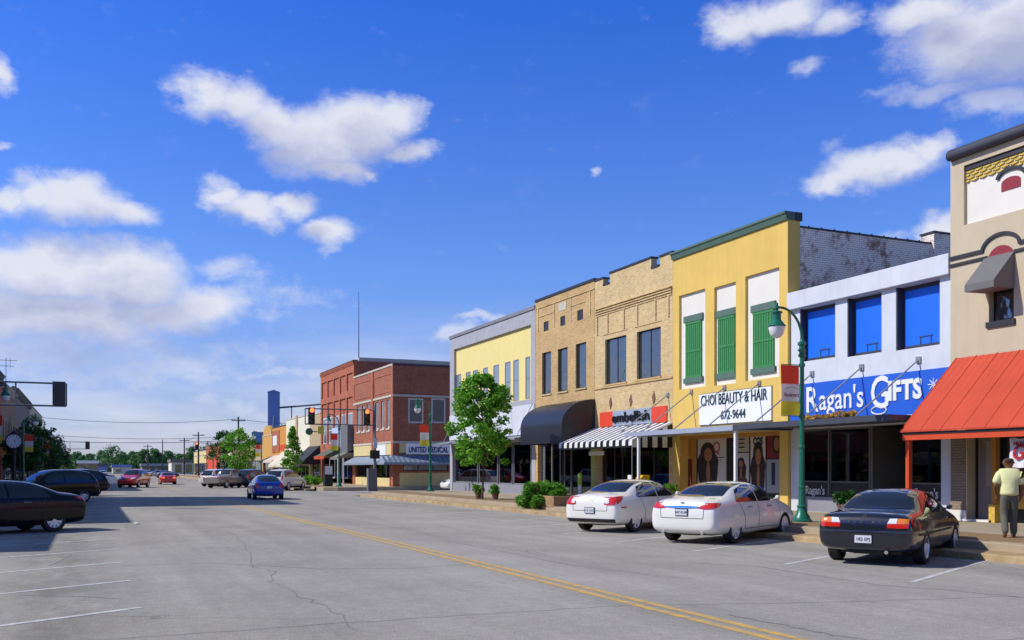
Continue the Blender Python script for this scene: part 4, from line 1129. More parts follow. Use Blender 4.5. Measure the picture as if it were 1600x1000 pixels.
# ---------------- yellow building
ya_, yb_ = Yp(1231), Yp(1051.5)
B = bld('yellow_building', FX, ya_, yb_, 'bright yellow two-storey building with green shutters, green cornice and Choi Beauty sign', 'building')
zt = Zp(1231, 343); zc1 = Zp(1231, 330)
hs = []
for l, r, tl, bl in ((1061, 1102, 462.5, 609), (1116, 1149.7, 449.5, 603), (1164.5, 1217.5, 432.5, 595.5)):
    hs.append((Yp(r), Yp(l), Zp(l, bl), Zp(l, tl), .13))
szt = Zp(1060, 682)
shop = (Yp(1218), Yp(1062), SW, szt, .5)
q = MB(); wall_front(q, FX, ya_, yb_, 0, zt, hs+[shop])
q.quad((FX, ya_, 0), (FX+.55, ya_, 0), (FX+.55, ya_, zt), (FX, ya_, zt)); q.quad((FX, yb_, 0), (FX+1, yb_, 0), (FX+1, yb_, zt), (FX, yb_, zt))
q.quad((FX+.55, ya_, 0), (FX+.55, ya_+.3, 0), (FX+.55, ya_+.3, zt), (FX+.55, ya_, zt))
q.build('wall', M['yellow'], B, world=True)
# side walls of whitewashed brick stepping back from the street
zp = Zp(1245, 357, FX+.55)
q = MB(); q.box(FX+.56, FX+19, ya_+.02, ya_+.32, 0, zp); q.box(FX+1, FX+19, yb_-.3, yb_-.01, 0, zp); q.box(FX+18.7, FX+19, ya_+.33, yb_-.31, 0, zp)
q.box(FX+.3, FX+.56, ya_+.31, yb_-.02, szt+.3, zt-.05)
sd = q.build('side_wall', M['brickwash'], B, world=True)
q = MB(); q.box(FX+.56, FX+19, ya_-.02, ya_+.36, zp+.002, zp+.06)
for k in range(30): q.lathe([(.03, 0), (.035, .05)], (FX+1+k*.6, ya_+.05, zp+.06), 6)
q.build('coping', M['coping'], sd, world=True)
chx = (ya_+.17)*tan(atan((1450-800)/1500)+YAW)
q = MB(); q.box(chx, chx+1.1, ya_-.12, ya_+.5, zp-.5, zp+.42); ch = q.build('chimney', M['brickwash'], B, world=True)
wbox('chimney_cap', M['coping'], ch, chx-.05, chx+1.15, ya_-.17, ya_+.55, zp+.421, zp+.49)
roof_sheet(FX, ya_+.3, yb_-.3, zp-.7, 18, B)
q = MB(); prof = [(.0, zt), (-.07, zt), (-.10, zt+.1), (-.13, zc1-.1), (-.17, zc1-.08), (-.17, zc1), (.3, zc1), (.3, zt)]
q.prism([(FX+a, ya_-.03, b) for a, b in prof], (0, yb_-ya_+.03, 0)); q.build('cornice', M['greengrey'], B, world=True)
q = MB(); q.box(FX+.3, FX+.62, ya_-.05, ya_+.3, zt, zc1); q.build('cornice_return', M['charcoal'], B, world=True)
sh = [(1072.5, 1097, 500, 589.5), (1123, 1149, 492, 582.6), (1178, 1210, 484, 574.5)]
for i, h in enumerate(hs):
    rp = wbox('recessed_panel', M['creamp'], B, FX+.11, FX+.2, h[0]+.002, h[1]-.002, h[2]+.002, h[3]-.002)
    l, r, tt, bb = sh[i]
    a, b = Yp(r, FX+.1), Yp(l, FX+.1); z0_, z1_ = Zp(l, bb+2, FX+.1), Zp(l, tt+5, FX+.1)
    a = max(a, h[0]+.03)
    s_ = empty('x'); bpy.data.objects.remove(s_)
    q = MB(); q.box(FX+.07, FX+.108, a, b, z0_, z1_)
    nb = 8
    for k in range(nb+1):
        yy = a + (b-a)*k/nb; q.box(FX+.052, FX+.07, yy-.018 if k else yy, yy+.018 if k < nb else yy, z0_, z1_)
    for zz in (z0_, (z0_+z1_)/2-.1, z1_-.1): q.box(FX+.047, FX+.07, a, b, zz, zz+.09)
    s_ = q.build('shutter', M['shutter'], B, world=True)
    wbox('lintel', M['greengrey'], B, FX+.03, FX+.109, max(a-.10, h[0]+.004), b+.12, z1_+.002, z1_+.27)
    wbox('sill', M['greengrey'], B, FX+.02, FX+.109, max(a-.10, h[0]+.004), b+.12, z0_-.22, z0_-.002)
# sign
a, b = Yp(1207), Yp(1094.5); z0_, z1_ = Zp(1094.5, 664.5), Zp(1094.5, 617)
sg = wbox('sign_board', M['white'], B, FX-.07, FX-.003, a, b, z0_, z1_)
teal = mat('dark_teal_lettering', C('#1c4450', .8), .6)
wbox('sign_edge', teal, sg, FX-.06, FX-.002, a-.015, b+.015, z0_-.02, z0_-.001, FX-.06, FX-.002, a-.015, b+.015, z1_+.001, z1_+.02)
y_ = Yp(1098); w_ = y_-Yp(1201.5)
text('CHOI BEAUTY & HAIR', teal, sg, 'lettering', (FX-.085, y_, z0_+.77), (0, -1, 0), .62, width=w_, ext=.012, bold=0)
y_ = Yp(1129); w_ = y_-Yp(1167.5)
text('672-9644', teal, sg, 'lettering', (FX-.085, y_, z0_+.17), (0, -1, 0), .50, width=w_, ext=.012, bold=0)
# its canopy, posts
cn2 = flat_canopy(B, XCN, yJ+.01, Yp(976, XCN), ZC-.02, M['canopygrey'], [Yp(1187), Yp(1132.6), Yp(1081), Yp(1044)], Zp(1132, 606), 2, FX)
for (y, x) in ((Yp(1149.5, 20.7), 20.7), (Yp(998, 20.7), 20.7)):
    q = MB(); q.box(x-.05, x+.05, y-.05, y+.05, SW, ZC-.17); q.box(x-.08, x+.08, y-.08, y+.08, SW-.002, SW+.02); q.build('canopy_post', M['white'], cn2, world=True)
# recessed shop front with portrait posters
XS = FX+.5
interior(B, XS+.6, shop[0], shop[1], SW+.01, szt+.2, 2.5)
wbox('soffit_band', M['ochre'], B, FX+.01, FX+.5, shop[0], shop[1], szt-.14, szt-.002)
yE = Yp(1148, XS)
def poster(l, r, top, bot, bgc, kind, X=XS):
    a, b = Yp(r, X), Yp(l, X); z1p, z0p = Zp(l, top, X), Zp(l, bot, X)
    p = wbox('poster', mat('poster_paper_%d' % l, C(bgc, .85), .5, var=.05), B, X-.03, X-.01, a, b, z0p, z1p)
    w_, h_ = b-a, z1p-z0p
    hair = M['hair']; skin = M['skin_print']; 
    def blob(nm, m, cu, cv, ru, rv, d, n=18, f=None):
        q = MB(); q.prism([(X-.032-d, b-w_*(cu+ru*cos(t)*(1 if not f else f(t))), z0p+h_*(cv+rv*sin(t))) for t in [2*pi*k/n for k in range(n)]], (.004, 0, 0)); q.build(nm, m, p, world=True)
    if kind in ('big', 'mid', 'left'):
        cu = dict(big=.36, mid=.5, left=.32)[kind]
        sc_ = dict(big=1.3, mid=1.65, left=1.5)[kind]
        blob('printed_hair', hair, cu, .40, .27*sc_, .38, .0, 26, lambda t: 1+.12*sin(5*t)+(.15 if sin(t) < 0 else 0))
        blob('printed_hair', hair, cu, .66, .2*sc_, .19, .001)
        blob('printed_shoulders', M['brown_print'] if kind != 'mid' else M['bluesign'], cu+.05, .02, .3*sc_, .16, .002, 14, None)
        blob('printed_neck', skin, cu+.02, .3, .055*sc_, .2, .004)
        blob('printed_face', skin, cu+.02, .62, .105*sc_, .125, .006)
        for s in (-1, 1): blob('printed_eye', hair, cu+.02+s*.045*sc_, .64, .02, .007, .008, 8)
        blob('printed_mouth', M['redvent'], cu+.02, .56, .035, .01, .008, 8)
    elif kind == 'dark':
        blob('printed_hair', hair, .72, .55, .3, .4, 0)
        blob('printed_face', skin, .78, .52, .2, .26, .002)
    return p, a, b, z0p, z1p
M['hair'] = mat('printed_dark_hair', C('#2a1c18', .8), .6, var=.3, scale=9); M['skin_print'] = mat('printed_skin_tone', C('#a8714e', .8), .6)
M['brown_print'] = mat('printed_brown', C('#59412f', .8), .6)
rdl = bpy.data.materials['red_lettering']
p, a, b, z0p, z1p = poster(1091, 1136, 679, 763, '#cfcac4', 'big')
text('Q', rdl, p, 'lettering', (XS-.045, b-(b-a)*.56, z0p+(z1p-z0p)*.66), (0, -1, 0), .62, ext=.002)
wbox('print_bar', M['ink'], p, XS-.036, XS-.031, a+.12, b-(b-a)*.52, z0p+(z1p-z0p)*.56, z0p+(z1p-z0p)*.575, XS-.036, XS-.031, a+.3, b-(b-a)*.6, z0p+(z1p-z0p)*.52, z0p+(z1p-z0p)*.53)
p, a, b, z0p, z1p = poster(1152.5, 1172, 679, 706, '#b9b7a8', 'x')
q = MB()
for k in range(5): q.box(XS-.036, XS-.031, a+.3, b-.12, z0p+.14+.16*k, z0p+.2+.16*k)
q.build('print_bar', M['ink'], p, world=True)
poster(1152.5, 1172, 708, 752, '#c9c6c6', 'left')
p, a, b, z0p, z1p = poster(1173.5, 1197.5, 675, 777, '#d8d4d2', 'mid')
text('COS', M['ink'], p, 'lettering', (XS-.045, b-(b-a)*.2, z0p+(z1p-z0p)*.80), (0, -1, 0), .40, width=(b-a)*.62, ext=.002, bold=.02)
text('Q', rdl, p, 'lettering', (XS-.045, b-(b-a)*.16, z0p+(z1p-z0p)*.92), (0, -1, 0), .24, ext=.002)
poster(1198.5, 1219, 674, 716, '#7a1420', 'dark')
p, a, b, z0p, z1p = poster(1198.5, 1219, 718, 770, '#9aa4ac', 'x')
wbox('print_bar', M['ink'], p, XS-.036, XS-.031, a+.25, b-.3, z0p+.3, z1p-.12)
for (l, r) in ((1066, 1072), (1136.5, 1151.5), (1172, 1173.2), (1197.6, 1198.4)):
    wbox('shop_mullion' if r-l < 5 else 'entry_frame', M['frame_dk'], B, XS-.05, XS+.0, Yp(r, XS), Yp(l, XS), SW, szt-.14)
wbox('stall_riser', M['bulk'], B, XS-.04, XS+.1, shop[0]+.002, Yp(1151.5, XS)-.01, SW, SW+.42)
wbox('shop_backing', M['black'], B, XS+.0, XS+.03, shop[0]+.002, shop[1]-.002, SW+.01, szt-.141)
dd = wbox('side_door', M['ochre'], B, XS-.06, XS-.052, Yp(1090, XS), Yp(1072.5, XS), SW, szt-.15)
wbox('door_panel', mat('maroon_panel', C('#6a1f1c', .8), .6), dd, XS-.075, XS-.061, Yp(1083, XS), Yp(1075, XS), SW+.1, SW+1.9)

# ---------------- tan brick building with the striped awning
ya_, yb_ = Yp(1051.5)+E, Yp(929)-E
B = bld('tan_brick_building', FX, ya_, yb_, 'tan brick building with notched parapet, two wide windows and black and white striped awning', 'building')
zt = 11.08
hs = [(Yp(978.5), Yp(945.5), Zp(945.5, 601.5), Zp(945.5, 531), .16), (Yp(1032.5), Yp(995), Zp(995, 593.5), Zp(995, 519), .16)]
szt = Zp(929, 690); shop = (ya_+.3, yb_-.35, SW, 3.05, .3)
q = MB(); wall_front(q, FX, ya_, yb_, 0, zt-.35, hs+[shop]); wall_shell(q, FX, ya_, yb_, 0, zt-.35)
segs = [(ya_, Yp(1031), zt+.02), (Yp(1017.5), Yp(953), zt+.12), (Yp(942.5), yb_, zt)]
for a, b, z in segs: q.box(FX, FX+.3, a, b, zt-.349, z)
q.build('wall', M['tanbrick2'], B, world=True)
cp = MB()
for a, b, z in segs: cp.box(FX-.04, FX+.36, a-.03 if a > ya_+.1 else a, b+.03 if b < yb_-.1 else b, z+.002, z+.09)
for a, b in ((Yp(1031)+.04, Yp(1017.5)-.04), (Yp(953)+.04, Yp(942.5)-.04)): cp.box(FX-.04, FX+.36, a-.03, b+.03, zt-.348, zt-.27)
cp.build('coping', M['coping'], B, world=True)
roof_sheet(FX, ya_, yb_, zt-1, 18, B)
zc_ = 9.68; q = MB()
for k in range(4): q.box(FX-.11+.025*k, FX+.01, ya_+.05, yb_-.1, zc_-.11*k-.05, zc_-.11*k)
for yy in (yb_-.3, yb_-1.35, ya_+.3, ya_+1.35, (ya_+yb_)/2-.6, (ya_+yb_)/2+.6): q.box(FX-.05, FX+.01, yy-.04, yy+.04, zc_-1.3, zc_-.39)
q.build('corbel_course', M['tanbrick2'], B, world=True)
q = MB(); q.box(FX-.05, FX+.01, ya_+.02, yb_-.02, 5.70, 5.78)
for h in hs: q.box(FX-.025, FX+.01, h[0]-.1, h[1]+.15, h[3]+.22, h[3]+.27)
q.build('ledge', M['tanbrick'], B, world=True)
for h in hs: window(B, FX, h[0], h[1], h[2], h[3], .15, .05, M['frame_dk'], M['pane'], 2, 1, (.08, M['tanbrick']))
for px in (954.5, 986, 1022):
    y = Yp(px); z = 4.95; q = MB(); q.prism([(FX-.03, y+.14*cos(a), z+.3*sin(a)) for a in [pi/2*k+.2 for k in range(4)]], (.03, 0, 0)); q.build('anchor_plate', M['brownb'], B, world=True)
z1_, z0_ = Zp(938.5, 645), Zp(938.5, 667.5)
sg = wbox('sign_board', M['canopygrey'], B, FX-.06, FX-.003, Yp(1019.5), Yp(959), z0_, z1_)
orr = mat('orange_sign_panel', C('#e2492a', .9), .6)
wbox('sign_end_panel', orr, sg, FX-.055, FX-.003, Yp(959)+.004, Yp(938.5), z0_, z1_); wbox('sign_end_panel', orr, sg, FX-.055, FX-.003, Yp(1043), Yp(1019.5)-.004, z0_, z1_)
y_ = Yp(959.5); text('embellish', M['black'], sg, 'lettering', (FX-.1, y_, z0_+.16), (0, -1, 0), .66, width=y_-Yp(1017), ext=.03, bold=.006)
# striped awning: sloping stripes, scalloped valance, striped cheek
XA = 21.0; zw, zf = 3.78, 3.0; a, b = ya_+.05, yb_-.05
q = MB(); ns = 25
for k in range(ns):
    q.cm = k % 2
    u, v = b-(b-a)*k/ns, b-(b-a)*(k+1)/ns; dz = .03 if k % 2 == 0 else 0
    q.prism([(FX-.01, u, zw+dz), (XA, u, zf+dz), (XA, u, zf-.05), (FX-.01, u, zw-.05)], (0, v-u, 0))
    q.box(XA-.012, XA, v, u, zf-.22 if k % 2 == 0 else zf-.2, zf-.051)
for k in range(8):     # cheek facing down the street
    q.cm = k % 2
    x0 = XA+(FX-XA)*k/8; x1 = XA+(FX-XA)*(k+1)/8
    q.prism([(x0+.001, a-.012, zf-.3), (x1-.001, a-.012, zf-.3), (x1-.001, a-.012, zf-.06+(zw-zf)*(k+1)/8), (x0+.001, a-.012, zf-.06+(zw-zf)*k/8)], (0, .01, 0))
aw = q.build('striped_awning', [M['white'], M['black']], B, world=True)
wbox('valance_lining', M['black'], aw, XA+.004, XA+.02, a, b, zf-.3, zf-.06)
for y in (b-.05, a+.05): 
    q = MB(); q.tube([(XA+.03, y, zf-.25), (XA+.03, y, SW)], .02, 6); q.build('awning_pole', M['steel'], aw, world=True)
interior(B, FX+.3, ya_+.1, yb_-.1, SW+.01, 3.1, 2.8)
lim = (Yp(931.5), Yp(925))
for (l, r) in ((931, 943), (943, 960), (960, 972), (972, 1021), (1021, 1046)):
    yb1, ya1 = Yp(l, FX+.2), max(Yp(r, FX+.2), ya_+.32)
    if yb1-ya1 > .2: window(B, FX, ya1, yb1, SW+.25, 3.0, .25, .05, M['frame_dk'], M['glass'], name='shop_window')
# ---------------- tan brick building with black barrel awning
ya_, yb_ = Yp(929)+E, Yp(836.5)-E
B = bld('tan_brick_building', FX, ya_, yb_, 'brown-tan brick building with three slim windows, three small vents and a black barrel awning', 'building')
zt = 11.15
wins = [(847, 861, 552, 617), (871.5, 887, 546, 613), (899.5, 916, 538, 608)]
hs = [(Yp(r), Yp(l), Zp(l, bt), Zp(l, tp), .14) for l, r, tp, bt in wins]
vents = [(849.5, 857, 503.5, 518.5), (875.5, 883, 495, 510), (902, 911, 485.5, 501.5)]
vs_ = [(Yp(r), Yp(l), Zp(l, bt), Zp(l, tp), .1) for l, r, tp, bt in vents]
shop = (ya_+.3, yb_-.3, SW, 3.2, .3)
q = MB(); wall_front(q, FX, ya_, yb_, 0, zt, hs+vs_+[shop]); wall_shell(q, FX, ya_, yb_, 0, zt); q.build('wall', M['tanbrick'], B, world=True)
wbox('coping', M['coping'], B, FX-.05, FX+.36, ya_, yb_, zt+.002, zt+.13); roof_sheet(FX, ya_, yb_, zt-1, 18, B)
for h in hs: window(B, FX, h[0], h[1], h[2], h[3], .13, .05, M['frame_dk'], M['pane'], 1, 1, (.07, M['tanbrick2']))
for h in vs_: wbox('wall_vent', M['coping'], B, FX+.04, FX+.08, h[0], h[1], h[2], h[3])
wbox('date_stone', M['stone'], B, FX-.02, FX+.01, Yp(885), Yp(873), Zp(873, 487), Zp(873, 475))
q = MB(); q.box(FX-.04, FX+.01, ya_+.02, yb_-.02, zt-.42, zt-.36)
for px in (841, 866, 892, 922): q.box(FX-.03, FX+.01, Yp(px)-.05, Yp(px)+.05, zt-1.7, zt-.425)
q.box(FX-.03, FX+.01, Yp(915), Yp(892), zt-.9, zt-.84); q.box(FX-.03, FX+.01, Yp(866), Yp(841), zt-.9, zt-.84)
q.build('corbel_course', M['tanbrick2'], B, world=True)
for px in (854, 881, 908):
    y = Yp(px); z = 4.95; q = MB(); q.prism([(FX-.03, y+.13*cos(a), z+.28*sin(a)) for a in [pi/2*k+.2 for k in range(4)]], (.03, 0, 0)); q.build('anchor_plate', M['brownb'], B, world=True)
# barrel awning with rounded ends
XA = 21.15; a, b = Yp(878, XA), Yp(813.5, XA); zf, zw = 3.95, 5.25; rows = []
ny, na = 24, 10; D = FX-XA
for i in range(ny+1):
    t = i/ny; y = b+(a-b)*t
    row = []
    for j in range(na+1):
        g = pi/2*j/na
        row.append((FX-.01-D*sin(g), y, zf+(zw-zf)*cos(g)))
    row.append((XA, y, 3.06)); rows.append(row)
q = MB(); q.grid(rows)
for y in (a, b):
    arc = [(FX-.01-D*sin(pi/2*j/na), y, zf+(zw-zf)*cos(pi/2*j/na)) for j in range(na+1)]
    q.add(arc+[(XA, y, 3.06), (FX-.01, y, 3.06)], [tuple(range(na+3))])
q.build('barrel_awning', M['blackawn'], B, world=True, smooth=True, normals=False, sharp=50)
wbox('lime_fascia', M['lime'], B, FX-.02, FX-.002, ya_+.02, Yp(915), 3.2, Zp(925, 628))
interior(B, FX+.3, ya_+.1, yb_-.1, SW+.01, 3.3, 2.6, M['ochre'])
for (l, r, m_) in ((838, 849, 'frame_grey'), (850, 862, 'frame_grey'), (863, 880, 'frame_dk'), (881, 892, 'frame_al'), (893, 924, 'frame_dk')):
    window(B, FX, max(Yp(r, FX+.2), ya_+.31), min(Yp(l, FX+.2), yb_-.31), SW+.1, 3.15, .25, .07, M[m_], M['glass'], name='shop_window')
wbox('lime_post', M['lime'], B, FX-.1, FX+.02, Yp(931)+.0, Yp(926), SW, 3.05)
sgn = MB(); sgn.box(22.0, 22.04, Yp(943, 22), Yp(920, 22), 2.42, 2.62); o = sgn.build('hanging_sign', M['white'], None, bevel=.01)
tag(o, 'small white sign hanging under the striped awning', 'sign')
q = MB(); q.tube([(22.02, Yp(925, 22), 2.62), (22.02, Yp(925, 22), 3.2)], .01, 5); q.tube([(22.02, Yp(938, 22), 2.62), (22.02, Yp(938, 22), 3.2)], .01, 5); q.build('chain', M['steel'], o)

# ---------------- pale yellow building with grey frame
ya_, yb_ = Yp(836.5)+E, Yp(703)
B = bld('pale_yellow_building', FX, ya_, yb_, 'pale yellow building in a grey frame with eight narrow windows behind the leafy tree', 'building')
zt = Zp(704, 530)
pa, pb = Yp(829.5), Yp(709.5)
zpt, zpb = 10.0, 5.75
wx = [(713, 720.5), (728, 735.5), (739, 747), (755, 762.6), (771, 780), (789, 798), (802, 811), (821, 828.5)]
big = (pa, pb, zpb, zpt, .16)
shop = (ya_+.5, yb_-.5, SW, 3.35, .3)
q = MB(); wall_front(q, FX, ya_, yb_, 0, zt, [big, shop]); wall_shell(q, FX, ya_, yb_, 0, zt); q.build('wall', M['greyframe'], B, world=True)
roof_sheet(FX, ya_, yb_, zt-.6, 18, B)
wbox('coping', mat('grey_coping', C('#8f9096', .8), .7, var=.2), B, FX-.06, FX+.36, ya_, yb_+.05, zt+.002, zt+.2)
hw_ = [(max(Yp(r, FX+.16), pa+.02), min(Yp(l, FX+.16), pb-.02), zpb+.05, 8.25, .06) for l, r in wx]
q = MB(); wall_front(q, FX+.155, pa, pb, zpb, zpt, hw_); q.build('yellow_panel', M['creampanel'], B, world=True)
for h in hw_: window(B, FX+.155, h[0], h[1], h[2], h[3], .03, .06, M['frame_grey'], M['pane_pale'], 1, 2)
wbox('sign_band', M['rawhite'], B, FX-.05, FX-.002, ya_+.03, yb_-.05, 3.75, 5.45)
q = MB(); q.prism([(FX-.055, ya_+.2, 3.70), (FX-1.2, ya_+.2, 3.50), (FX-1.2, ya_+.2, 3.42), (FX-.055, ya_+.2, 3.45)], (0, yb_-ya_-.4, 0)); q.build('canopy', M['frame_grey'], B, world=True)
for px in (716, 760, 800, 834):
    q = MB(); y = Yp(px); q.tube([(FX-.06, y, 5.5), (FX-1.1, y-.0, 3.55)], .02, 6); q.build('hanger_rod', M['steel'], B, world=True)
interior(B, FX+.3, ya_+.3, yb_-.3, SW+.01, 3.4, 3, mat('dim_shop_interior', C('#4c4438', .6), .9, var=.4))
for (l, r) in ((711, 746), (748, 777), (779, 800), (802, 829)):
    window(B, FX, Yp(r, FX+.2), Yp(l, FX+.2), SW+.55, 3.3, .25, .07, M['frame_grey'], M['glass'], name='shop_window')
wbox('stall_riser', M['bulk'], B, FX+.04, FX+.26, ya_+.51, yb_-.51, SW, SW+.54)
wbox('window_notice', mat('amber_notice', C('#c79a3a', .85), .6), B, FX+.4, FX+.43, Yp(823), Yp(789), 2.0, 2.75)
for k in range(3):
    q = MB(); y = Yp(709+4*k); q.tube([(FX+.6, y, 1.9), (FX+.6, y-.5, 1.0)], .04, 6); o = q.build('stacked_pole', M['redvent'], None); tag(o, 'red pole leaning inside the grey shop window', 'pole', 'red poles leaning in the shop window')

# ---------------- red brick corner building across the side street
ya_, yb_ = Yp(615), Yp(553)-E
B = bld('brick_corner_building', FX, ya_, yb_, 'dark red brick corner building with pale stone bands, white framed windows and grey-blue awning', 'building')
zt = 10.35; zb1, zb2 = 7.85, 3.98
wx = [(557.7, 563), (565.5, 570.3), (573, 577.8), (586.5, 591.2), (595.3, 600.3), (604, 609)]
hs = [(Yp(r), Yp(l), 5.2, 7.6, .15) for l, r in wx]
q = MB(); wall_front(q, FX, ya_, yb_, 0, zt, hs+[(ya_+1.2, yb_-.5, SW, 3.1, .3)])
q.quad((FX+24, ya_, 0), (FX+24, yb_, 0), (FX+24, yb_, zt), (FX+24, ya_, zt)); q.quad((FX, yb_, 0), (FX+24, yb_, 0), (FX+24, yb_, zt), (FX, yb_, zt))
# side face towards the side street, with openings
def xs(px): return ya_*tan(atan((px-800)/1500)+YAW)
def zs_(px, py): x = xs(px); return 1.8+(732-py)*(x*TS+ya_*TC)/1500
sh_ = [(xs(638), xs(662), zs_(640, 661), zs_(640, 622)), (xs(674), xs(696.5), zs_(675, 661), zs_(675, 622)), (xs(720), xs(745), zs_(675, 661), zs_(675, 622)), (xs(630), xs(700), 1.6, 3.1), (xs(712), xs(760), 1.6, 3.1)]
xx = sorted({FX, FX+24, *[v for h in sh_ for v in h[:2]]}); zz = sorted({0, zt, *[v for h in sh_ for v in h[2:]]})
for a, b in zip(xx, xx[1:]):
    for c, d in zip(zz, zz[1:]):
        if any(h[0] < (a+b)/2 < h[1] and h[2] < (c+d)/2 < h[3] for h in sh_): continue
        q.quad((a, ya_, c), (b, ya_, c), (b, ya_, d), (a, ya_, d))
for h in sh_:
    a, b, c, d = h; t = ya_+.15
    q.quad((a, ya_, c), (a, t, c), (a, t, d), (a, ya_, d)); q.quad((b, ya_, c), (b, t, c), (b, t, d), (b, ya_, d)); q.quad((a, ya_, d), (a, t, d), (b, t, d), (b, ya_, d)); q.quad((a, ya_, c), (a, t, c), (b, t, c), (b, ya_, c))
q.build('wall', M['redbrick'], B, world=True)
for i, (a, b, c, d) in enumerate(sh_):
    q = MB(); f = .13 if i < 3 else .06; y = ya_+.05
    q.box(a, a+f, y, y+.06, c, d); q.box(b-f, b, y, y+.06, c, d); q.box(a+f, b-f, y, y+.06, d-f, d); q.box(a+f, b-f, y, y+.06, c, c+f)
    if i > 2:
        for k in (1, 2): q.box(a+(b-a)*k/3-.03, a+(b-a)*k/3+.03, y+.002, y+.058, c+f, d-f)
    w = q.build('window', M['frame_wh'] if i < 3 else M['frame_dk'], B, world=True)
    wbox('pane', M['pane'], w, a+.02, b-.02, ya_+.08, ya_+.09, c+.02, d-.02)
roof_sheet(FX, ya_+.3, yb_, zt-.5, 23, B)
wbox('coping', M['stone'], B, FX-.06, FX+.4, ya_+.2, yb_, zt+.002, zt+.16); wbox('coping', M['coping'], B, FX-.06, FX+24, ya_-.05, ya_+.19, zt+.003, zt+.14)
for z in (zb1, zb2):
    wbox('stone_band', M['stone'], B, FX-.07, FX-.002, ya_-.07, yb_, z-.08, z+.1, FX-.002, FX+24, ya_-.07, ya_-.002, z-.08, z+.1)
q = MB(); 
for (l, r) in ((554, 581), (584.5, 613)):
    a, b = Yp(r), Yp(l)
    for zz0, zz1 in ((8.3, 9.7), ):
        q.box(FX-.04, FX-.001, a, b, zz1, zz1+.08); q.box(FX-.04, FX-.001, a, b, zz0-.08, zz0); q.box(FX-.04, FX-.001, a, a+.1, zz0, zz1); q.box(FX-.04, FX-.001, b-.1, b, zz0, zz1)
q.box(FX-.1, FX-.001, Yp(584), Yp(581.5), .3, zt); q.box(FX-.08, FX-.001, ya_, ya_+.5, SW, zt)
q.box(FX+1.5, FX+1.6, ya_-.04, ya_-.001, 8.2, 9.7); q.box(FX+1.5, FX+20, ya_-.05, ya_-.001, 9.6, 9.7)
q.build('brick_panel_trim', M['redbrick2'], B, world=True)
for h in hs: window(B, FX, h[0], h[1], h[2], h[3], .13, .12, M['frame_wh'], M['pane_pale'], 1, 1, (.14, M['stone']))
wbox('sign_band', M['ltyellow'], B, FX-.03, FX-.003, ya_+.5, yb_-.05, 2.95, zb2-.09, FX+.5, FX+23, ya_-.03, ya_-.003, 3.1, zb2-.09)
wbox('small_sign', M['white'], B, FX-.08, FX-.031, Yp(604), Yp(590), 2.95, 3.85)
q = MB(); q.box(xs(634), xs(704), ya_-.08, ya_-.035, 3.0, 3.88); sg = q.build('sign_board', mat('white_sign_face', (.9, .9, .9), .5), B, world=True)
nav = mat('navy_lettering', C('#2a3a7a', .8), .6)
text('UNITED MEDICAL', nav, sg, 'lettering', (xs(638), ya_-.09, 3.16), (1, 0, 0), .62, width=xs(700)-xs(638), ext=.01, bold=.02)
aw_m = mat('grey_blue_awning', C('#8a96a6', .9), .75, var=.1)
zA, zB, dA = 2.88, 2.30, 1.15
q = MB()
q.quad((FX-.01, yb_-.2, zA), (FX-dA, yb_-.2, zB), (FX-dA, ya_-dA, zB), (FX-.01, ya_-.01, zA))
q.quad((FX-.01, ya_-.01, zA), (FX-dA, ya_-dA, zB), (FX+20, ya_-dA, zB), (FX+20, ya_-.01, zA))
q.quad((FX-dA, yb_-.2, zB), (FX-dA, ya_-dA, zB), (FX-dA, ya_-dA, zB-.18), (FX-dA, yb_-.2, zB-.18)); q.quad((FX-dA, ya_-dA, zB), (FX+20, ya_-dA, zB), (FX+20, ya_-dA, zB-.18), (FX-dA, ya_-dA, zB-.18))
q.quad((FX-.01, yb_-.2, zA), (FX-dA, yb_-.2, zB), (FX-dA, yb_-.2, zB-.18), (FX-.01, yb_-.2, zB-.18))
q.build('awning', aw_m, B, world=True, normals=False)
q = MB()
for k in range(50): x = FX-dA+.1+k*.42; q.prism([(x, ya_-dA+.0, zB+.012), (x+.18, ya_-dA, zB+.012), (x+.18, ya_-.04, zA), (x, ya_-.04, zA)], (0, 0, .01))
q.build('awning_stripe', mat('dark_awning_stripe', C('#6b7990', .85), .75), B, world=True)
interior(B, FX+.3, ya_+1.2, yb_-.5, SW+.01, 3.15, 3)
for k in range(4):
    a = ya_+1.25+(yb_-ya_-1.8)*k/4; window(B, FX, a, a+(yb_-ya_-1.8)/4-.3, SW+(.7 if k != 1 else .05), 3.0, .2, .07, M['frame_dk'], M['glass'], name='shop_window')
wbox('stall_riser', M['ltyellow'], B, FX+.02, FX+.19, ya_+1.21, yb_-.51, SW, SW+.7); wbox('stall_riser', M['ltyellow'], B, FX+.5, FX+23, ya_-.05, ya_-.003, SW, 1.45)
wbox('rooftop_unit', M['steel'], B, FX+3, FX+5, ya_+3, ya_+5, zt-.5, zt+.5)
y0_ = ya_-.02
for x in (FX+3.2, FX+7.5):
    q = MB(); q.tube([(x+2.4, y0_, 5.1), (x-.2, y0_-1.3, 3.0)], .035, 6); q.build('awning_stay', M['steel'], B, world=True)

